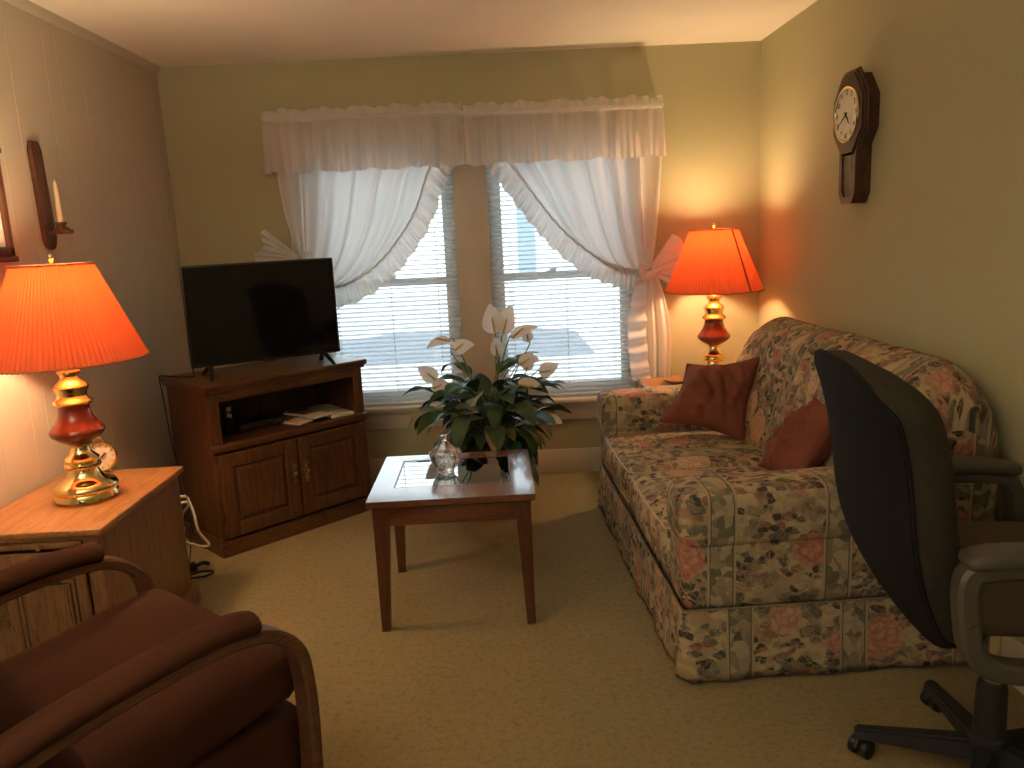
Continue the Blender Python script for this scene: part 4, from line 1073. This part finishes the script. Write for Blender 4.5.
bm = new(); disc(bm, .104, -.074, -.076, 0, 48); dl = link('dial', bm, 'clock_face', t)
bm = new(); tube(bm, [(math.cos(2*PI*i/60)*.106, -.076, math.sin(2*PI*i/60)*.106) for i in range(60)], .0055, 8, closed=True); link('brass_bezel', bm, 'brass', t)
def numerals(R, size, f3, n=12):
    bm = new(); deps = None
    for h in range(1, 13):
        cu = bpy.data.curves.new('numeral', 'FONT'); cu.body = str(h); cu.size = size; cu.align_x = 'CENTER'; cu.align_y = 'CENTER'; cu.extrude = .0004
        ob = bpy.data.objects.new('numeral', cu); C.objects.link(ob)
        bpy.context.view_layer.update()
        me = bpy.data.meshes.new_from_object(ob.evaluated_get(bpy.context.evaluated_depsgraph_get()))
        a = PI/2-h*PI/6; k = len(bm.verts)
        bm.from_mesh(me); bm.verts.ensure_lookup_table()
        for v in bm.verts[k:]: v.co = Vector(f3(v.co.x+math.cos(a)*R, v.co.y+math.sin(a)*R, v.co.z))
        bpy.data.objects.remove(ob); bpy.data.curves.remove(cu); bpy.data.meshes.remove(me)
    return bm
bm = numerals(.085, .030, lambda x, y, z: (x, -.0768-z, y)); link('numerals', bm, 'ink', dl, uv=False)
bm = new()
for deg, L_, w in ((90-240, .078, .0026), (90-140, .050, .0036)):
    a = math.radians(deg); tube(bm, [(-math.cos(a)*.012, -.079, -math.sin(a)*.012), (math.cos(a)*L_, -.079, math.sin(a)*L_)], lambda s, w=w: w*(1-.5*s), 6)
disc(bm, .006, -.077, -.081, 0, 16); link('hands', bm, 'ink', dl)
bm = new(); tube(bm, [(0, -.0815, -.015), (.003, -.0815, .072)], .0008, 5); link('second_hand', bm, 'old_brass', dl)

# ------------------------------------------------------------------ candle sconce and picture (left wall)
t = thing('candle_sconce', 'dark wooden candle sconce on the left wall', 'sconce', (0, -1.345, 1.475), PI/2); t.rotation_euler = (0, math.radians(-2.2), PI/2)
bm = new()
poly = [(-.040, .39), (-.040, .042)]+[(-.040*math.cos(q), .040-.040*math.sin(q)) for q in [PI*j/12 for j in range(1, 12)]]+[(.040, .042), (.040, .39), (.024, .425), (-.024, .425)]
prism(bm, poly, f_, 0, -.018, .004); link('backboard', bm, 'brown_frame', t, ang=25)
bm = new(); prism(bm, [(-.026, -.018), (.026, -.018), (.034, -.05), (.034, -.078), (.020, -.10), (-.020, -.10), (-.034, -.078), (-.034, -.05)], lambda u, v, d: (u, v, d), .062, .078, .003); link('shelf', bm, 'brown_frame', t, ang=25)
bm = new(); lathe(bm, [(.030, .078), (.030, .084), (.019, .088), (.017, .096), (.022, .104), (.022, .110), (.012, .110), (.012, .100), (0, .100)], 24, (0, -.064, 0)); link('candle_cup', bm, 'brown_frame', t)
bm = new(); lathe(bm, [(0, 0), (.0115, 0), (.0110, .05), (.009, .11), (.0065, .16), (.004, .167), (0, .168)], 20); tube(bm, [(0, 0, .167), (.001, 0, .177)], .0012, 5)
o = tag(link('taper_candle', bm, 'ivory'), 'ivory taper candle in the dark wooden wall sconce', 'candle'); o.location = (.064, -1.349, 1.5755)
t = thing('framed_picture', 'wood-framed pale blue picture at the left edge of the photo', 'picture', (0, -1.905, 1.642), PI/2)
bm = new(); fw_, fh_ = .28, .185
for (x0, x1, z0, z1) in ((-fw_, -fw_+.028, -fh_, fh_), (fw_-.028, fw_, -fh_, fh_)): box(bm, x0, x1, -.028, 0, z0, z1, .006, 3)
box(bm, -fw_-.008, fw_+.008, -.034, 0, fh_-.002, fh_+.02, .006, 3); box(bm, -fw_, fw_, -.028, 0, fh_-.035, fh_, .004); box(bm, -fw_, fw_, -.028, 0, -fh_, -fh_+.035, .004); box(bm, -fw_-.008, fw_+.008, -.034, 0, -fh_-.02, -fh_+.002, .006, 3)
link('frame', bm, 'brown_frame', t)
bm = new(); box(bm, -fw_+.024, fw_-.024, -.012, -.004, -fh_+.03, fh_-.03); pr_ = link('print', bm, 'print', t)

# ------------------------------------------------------------------ brown recliner armchair (lower left)
DA = math.atan2(.77, .64)        # facing direction
t = thing('brown_armchair', 'dark brown velvet armchair with bent wooden arms', 'armchair', (.88, -2.765, 0), DA-PI/2)
# local: +y forward, +x to the sitter's right, z up; arm pad front ends near y=0
for s_ in (-1, 1):
    xa = s_*.375
    bm = new()
    path = smooth_path([(xa, -.86, .475), (xa, -.60, .53), (xa, -.35, .575), (xa, -.12, .597), (xa, .02, .592), (xa, .10, .565), (xa, .155, .505), (xa, .172, .42), (xa, .175, .30), (xa, .17, .15), (xa, .165, .02)], 6)
    n = len(path); rings = []
    for i, p in enumerate(path):
        tg = (path[min(i+1, n-1)]-path[max(i-1, 0)]).normalized(); nr = Vector((0, -tg.z, tg.y))
        hw, ht = .030, .016
        rings.append([bm.verts.new(p+Vector((a*hw, 0, 0))+nr*b*ht) for a, b in ((-1, -.6), (-.8, -1), (.8, -1), (1, -.6), (1, .6), (.8, 1), (-.8, 1), (-1, .6))])
    for A, B in zip(rings, rings[1:]):
        for k in range(8): bm.faces.new((A[k], A[(k+1) % 8], B[(k+1) % 8], B[k]))
    bm.faces.new(rings[0]); bm.faces.new(rings[-1])
    box(bm, xa-.03, xa+.03, -.75, .172, .0, .035, .008)
    arm = link('bent_arm', bm, 'bentwood', t, ang=40)
    bm = new()
    pp = smooth_path([(xa, -.80, .505), (xa, -.60, .557), (xa, -.35, .603), (xa, -.12, .625), (xa, .0, .623), (xa, .055, .611)], 8); n = len(pp); rings = []
    for i, p in enumerate(pp):
        s = i/(n-1); tg = (pp[min(i+1, n-1)]-pp[max(i-1, 0)]).normalized(); nr = Vector((0, -tg.z, tg.y))
        k = min(1, math.sqrt(max(0, 1-((s-.94)/.06)**2)) if s > .94 else 1, math.sqrt(max(0, 1-((.06-s)/.06)**2)) if s < .06 else 1); k = max(k, .02)
        rings.append([bm.verts.new(p+Vector((math.cos(q)*.046*k, 0, 0))+nr*(math.sin(q)*.027*k+.004)) for q in [2*PI*j/14 for j in range(14)]])
    for A, B in zip(rings, rings[1:]):
        for j in range(14): bm.faces.new((A[j], A[(j+1) % 14], B[(j+1) % 14], B[j]))
    bm.faces.new(rings[0]); bm.faces.new(rings[-1])
    link('arm_pad', bm, 'brown_velvet', arm, ang=60)
tilt = lambda w: (w[0], w[1], w[2]+.10*(w[1]+.2) if w[1] < .4 else w[2])
bm = new(); softbox(bm, -.342, .342, -.52, .195, .31, .445, .045, 14, (.002, .008, .035), .006, 3, fn=tilt); link('seat_cushion', bm, 'brown_velvet', t, ang=180)
bm = new(); softbox(bm, -.342, .342, -.66, .190, .05, .32, .018, 8, (.002, .004, 0), .004, 5); link('base', bm, 'brown_velvet', t, ang=180)
rec = lambda w: (w[0], w[1]-(w[2]-.38)*.52, w[2])
bm = new(); softbox(bm, -.335, .335, -.47, -.27, .36, .98, .07, 14, (.004, .035, .01), .008, 9, fn=rec); link('back_cushion', bm, 'brown_velvet', t, ang=180)
bm = new(); tube(bm, [(x, -.262+.02*(1-(x/.33)**2)-.004, .452-.01) for x in [lerp(-.29, .29, i/12) for i in range(13)]], .006, 6); link('seam_piping', bm, 'brown_velvet', t)

# ------------------------------------------------------------------ office chair (lower right)
t = thing('office_chair', 'black office chair turned toward the right wall in front of the sofa', 'office chair', (3.005, -2.84, 0), math.radians(-8))
a0 = math.radians(158+8)
for j in range(5):
    a = a0-j*2*PI/5; R = .305; d = Vector((math.cos(a), math.sin(a), 0)); s_ = Vector((-d.y, d.x, 0))
    bm = new()
    def q(r, w, z): return [tuple(d*r+s_*w+Vector((0, 0, z)))]
    def sec(r, w, z0, z1): return [tuple(d*r-s_*w+V(0, 0, z0)), tuple(d*r+s_*w+V(0, 0, z0)), tuple(d*r+s_*w*.7+V(0, 0, z1)), tuple(d*r-s_*w*.7+V(0, 0, z1))]
    hexa(bm, sec(.03, .032, .062, .118), sec(R+.012, .020, .062, .092))
    bmesh.ops.bevel(bm, geom=bm.edges[:], offset=.006, segments=2, affect='EDGES')
    leg = link('base_leg', bm, 'black_matte', t)
    bm = new(); c0 = d*R; ca = a+.9+j; cd = Vector((math.cos(ca), math.sin(ca), 0)); cs = Vector((-cd.y, cd.x, 0))
    for w in (-.017, .017):
        rings = []
        M_ = Matrix(((cd.x, cs.x, 0, 0), (cd.y, cs.y, 0, 0), (0, 0, 1, 0), (0, 0, 0, 1)))
        poly = [(math.cos(2*PI*i/20)*.0255, math.sin(2*PI*i/20)*.0255) for i in range(20)]
        prism(bm, poly, lambda u, v, dd: tuple(c0+cd*(u-.012)+cs*(w+dd)+V(0, 0, .0265+v)), -.010, .010, .003)
    tube(bm, [c0-cd*.012-cs*.02+V(0, 0, .0265), c0-cd*.012+cs*.02+V(0, 0, .0265)], .006, 8); tube(bm, [c0+V(0, 0, .035), c0+V(0, 0, .075)], .010, 10)
    # hood over the twin wheels
    for i in range(9):
        pass
    tube(bm, [tuple(c0-cd*.012+cd*math.cos(q_)*.026+V(0, 0, .030+math.sin(q_)*.028)) for q_ in [lerp(.1, PI-.1, i/8) for i in range(9)]], .007, 8)
    link('caster', bm, 'black_plastic', leg)
bm = new(); lathe(bm, [(.030, .05), (.046, .06), (.050, .085), (.046, .13), (.038, .135), (.036, .26), (.033, .275), (.030, .28)], 28); link('column_cover', bm, 'black_matte', t)
bm = new(); lathe(bm, [(.024, .27), (.024, .33), (.014, .332), (.014, .50)], 20); link('gas_lift', bm, 'chrome', t)
bm = new(); box(bm, -.12, .12, -.09, .09, .49, .52, .01); box(bm, -.22, .05, -.035, .035, .495, .515, .006); tube(bm, [(.03, -.08, .50), (.03, -.25, .49)], .006, 8); link('mechanism', bm, 'black_matte', t)
bm = new(); softbox(bm, -.19, .24, -.245, .245, .52, .625, .045, 14, (.01, .008, .018)); link('seat', bm, 'seat_fabric', t, ang=180)
# backrest: curved padded slab, leaning back, rounded outline
def back_mesh(off0, off1, grow=0.0):
    bm = new(); NU, NV = 22, 30
    def outline(v):     # half width by height (v 0 bottom .. 1 top)
        lo = .165+.105*math.sin(min(1, v/.42)*PI/2)
        if v > .8: q = (v-.8)/.2; lo = .270*(1-.10*q**5)
        return lo+grow
    def pt(a, v, off):
        z = lerp(.43, 1.135, v)
        y = a*outline(v)-.025
        if v > .86: z -= .06*abs(a)**3*((v-.86)/.14)
        if v < .12: z += .05*abs(a)**3*(1-v/.12)
        xc = -.185-.245*v-.040*math.sin(PI*v)-.022*math.sin(2*PI*v)    # S-curve: lumbar forward
        x = xc+.035*a*a*(.5+.5*v)
        e = min(1, 1-abs(a)**6*.7)*min(1, 1-abs(2*v-1)**8*.6)
        return (x+off*e, y, z)
    F = [[bm.verts.new(pt(2*i/NU-1, j/NV, off1)) for j in range(NV+1)] for i in range(NU+1)]
    B = [[bm.verts.new(pt(2*i/NU-1, j/NV, off0)) for j in range(NV+1)] for i in range(NU+1)]
    for i in range(NU):
        for j in range(NV):
            bm.faces.new((F[i][j], F[i+1][j], F[i+1][j+1], F[i][j+1])); bm.faces.new((B[i][j], B[i][j+1], B[i+1][j+1], B[i+1][j]))
    for i in range(NU):
        for j in (0, NV): bm.faces.new((F[i][j], F[i+1][j], B[i+1][j], B[i][j]))
    for j in range(NV):
        for i in (0, NU): bm.faces.new((F[i][j], F[i][j+1], B[i][j+1], B[i][j]))
    return bm, pt
bm, pt = back_mesh(0.0, .145); bk = link('backrest', bm, 'grey_fabric', t, ang=50)
bm, pt = back_mesh(-.022, .001, .002); link('back_shell', bm, 'black_fabric', bk, ang=50)
bm = new()
edge = [pt(-1, v/24, .004) for v in range(1, 24)]+[pt(-1+2*i/12, 1, .004) for i in range(13)]+[pt(1, 1-v/24, .004) for v in range(1, 24)]
tube(bm, edge, .005, 6); link('seam_piping', bm, 'black_fabric', bk)
for s_ in (-1, 1):
    ya = s_*.315
    bm = new()
    loop = smooth_path([(-.175, ya, .70), (-.17, ya, .60), (-.155, ya, .54), (-.11, ya, .50), (0, ya, .490), (.14, ya, .495), (.205, ya, .53), (.225, ya, .58), (.215, ya, .68), (.17, ya, .725), (.02, ya, .728), (-.13, ya, .725)], 6, closed=True)
    loop = [p+Vector((-.045, 0, 0)) for p in loop]
    n = len(loop); rings = []
    for i, p in enumerate(loop):
        tg = (loop[(i+1) % n]-loop[i-1]).normalized(); nr = Vector((-tg.z, 0, tg.x))
        rings.append([bm.verts.new(p+Vector((0, a*.026, 0))+nr*b*.022) for a, b in ((-1, -.6), (-.7, -1), (.7, -1), (1, -.6), (1, .6), (.7, 1), (-.7, 1), (-1, .6))])
    for i in range(n):
        A, B = rings[i], rings[(i+1) % n]
        for k in range(8): bm.faces.new((A[k], A[(k+1) % 8], B[(k+1) % 8], B[k]))
    box(bm, -.06, .10, ya-s_*.02-.02, ya-s_*.02+.02, .50, .53, .004)
    tube(bm, [(-.21, ya-.03, .60), (-.21, ya+.03, .60)], .010, 10)
    ar = link('armrest', bm, 'taupe_plastic', t, ang=40)
    bm = new(); softbox(bm, -.23, .18, ya-.038, ya+.038, .735, .772, .018, 10, (0, 0, .006), fn=lambda w: (w[0], w[1], w[2]-.10*max(0, w[0]-.08)-.14*max(0, -.16-w[0]))); link('arm_pad', bm, 'taupe_plastic', ar, ang=180)

# ------------------------------------------------------------------ unseen uplighter added behind the camera for soft fill light
t = thing('added_fill_lamp', 'slim black uplighter, an unseen fill light added behind the viewer', 'lamp', (.30, -4.2, 0))
bm = new(); lathe(bm, [(0, 0), (.14, 0), (.14, .015), (.03, .03), (.012, .05)], 32); link('base', bm, 'black_matte', t)
bm = new(); lathe(bm, [(.012, .04), (.012, 1.68)], 16); link('pole', bm, 'black_matte', t)
bm = new(); lathe(bm, [(.012, 1.67), (.05, 1.68), (.12, 1.72), (.17, 1.79), (.164, 1.79), (.115, 1.728), (.05, 1.69), (0, 1.686)], 40, cap=False); link('bowl_shade', bm, 'black_matte', t)
L = bpy.data.lights.new('fill_uplight', 'POINT'); L.energy = FILL_UPLIGHT_W; L.color = FILL_UPLIGHT_COLOR; L.shadow_soft_size = .04
lo = bpy.data.objects.new('fill_uplight', L); C.objects.link(lo); lo.parent = t; lo.location = (0, 0, 1.75)

# ------------------------------------------------------------------ outside
bm = new(); box(bm, -40, 40, .6, 60, -3.2, -3.1); o = struct('ground', bm, 'pale_ground')
t = thing('neighbouring_garage', 'grey hip-roofed garage seen through the blinds below the window', 'garage', (0, 0, -3.1))
gx0, gx1, gy0, gy1 = -1.75, 3.5, 8.8, 12.0
bm = new(); box(bm, gx0+.3, gx1-.3, gy0+.3, gy1-.3, 0, 2.46); link('wall', bm, 'house_wall', t)
bm = new(); A = [bm.verts.new(q) for q in ((gx0, gy0, 2.45), (gx1, gy0, 2.45), (gx1, gy1, 2.45), (gx0, gy1, 2.45))]; r0 = bm.verts.new((-.12, 10.4, 2.78)); r1 = bm.verts.new((2.34, 10.4, 2.78))
bm.faces.new(A[::-1]); bm.faces.new((A[0], A[1], r1, r0)); bm.faces.new((A[1], A[2], r1)); bm.faces.new((A[2], A[3], r0, r1)); bm.faces.new((A[3], A[0], r0)); link('roof', bm, 'shingles', t)
t = thing('neighbouring_house', 'white sided house across the yard behind the right window', 'house', (0, 0, -3.1))
bm = new(); box(bm, 2.2, 14, 18, 26, 0, 9); link('wall', bm, 'house_wall', t)
bm = new(); box(bm, 2.55, 3.05, 17.95, 18.02, 3.2, 7.0); link('window', bm, 'blue_glass', t)
bm = new(); prism(bm, [(1.9, 9), (14.6, 9), (8.2, 13)], lambda u, v, d: (u, d, v), 17.6, 26.4); link('roof', bm, 'shingles', t)
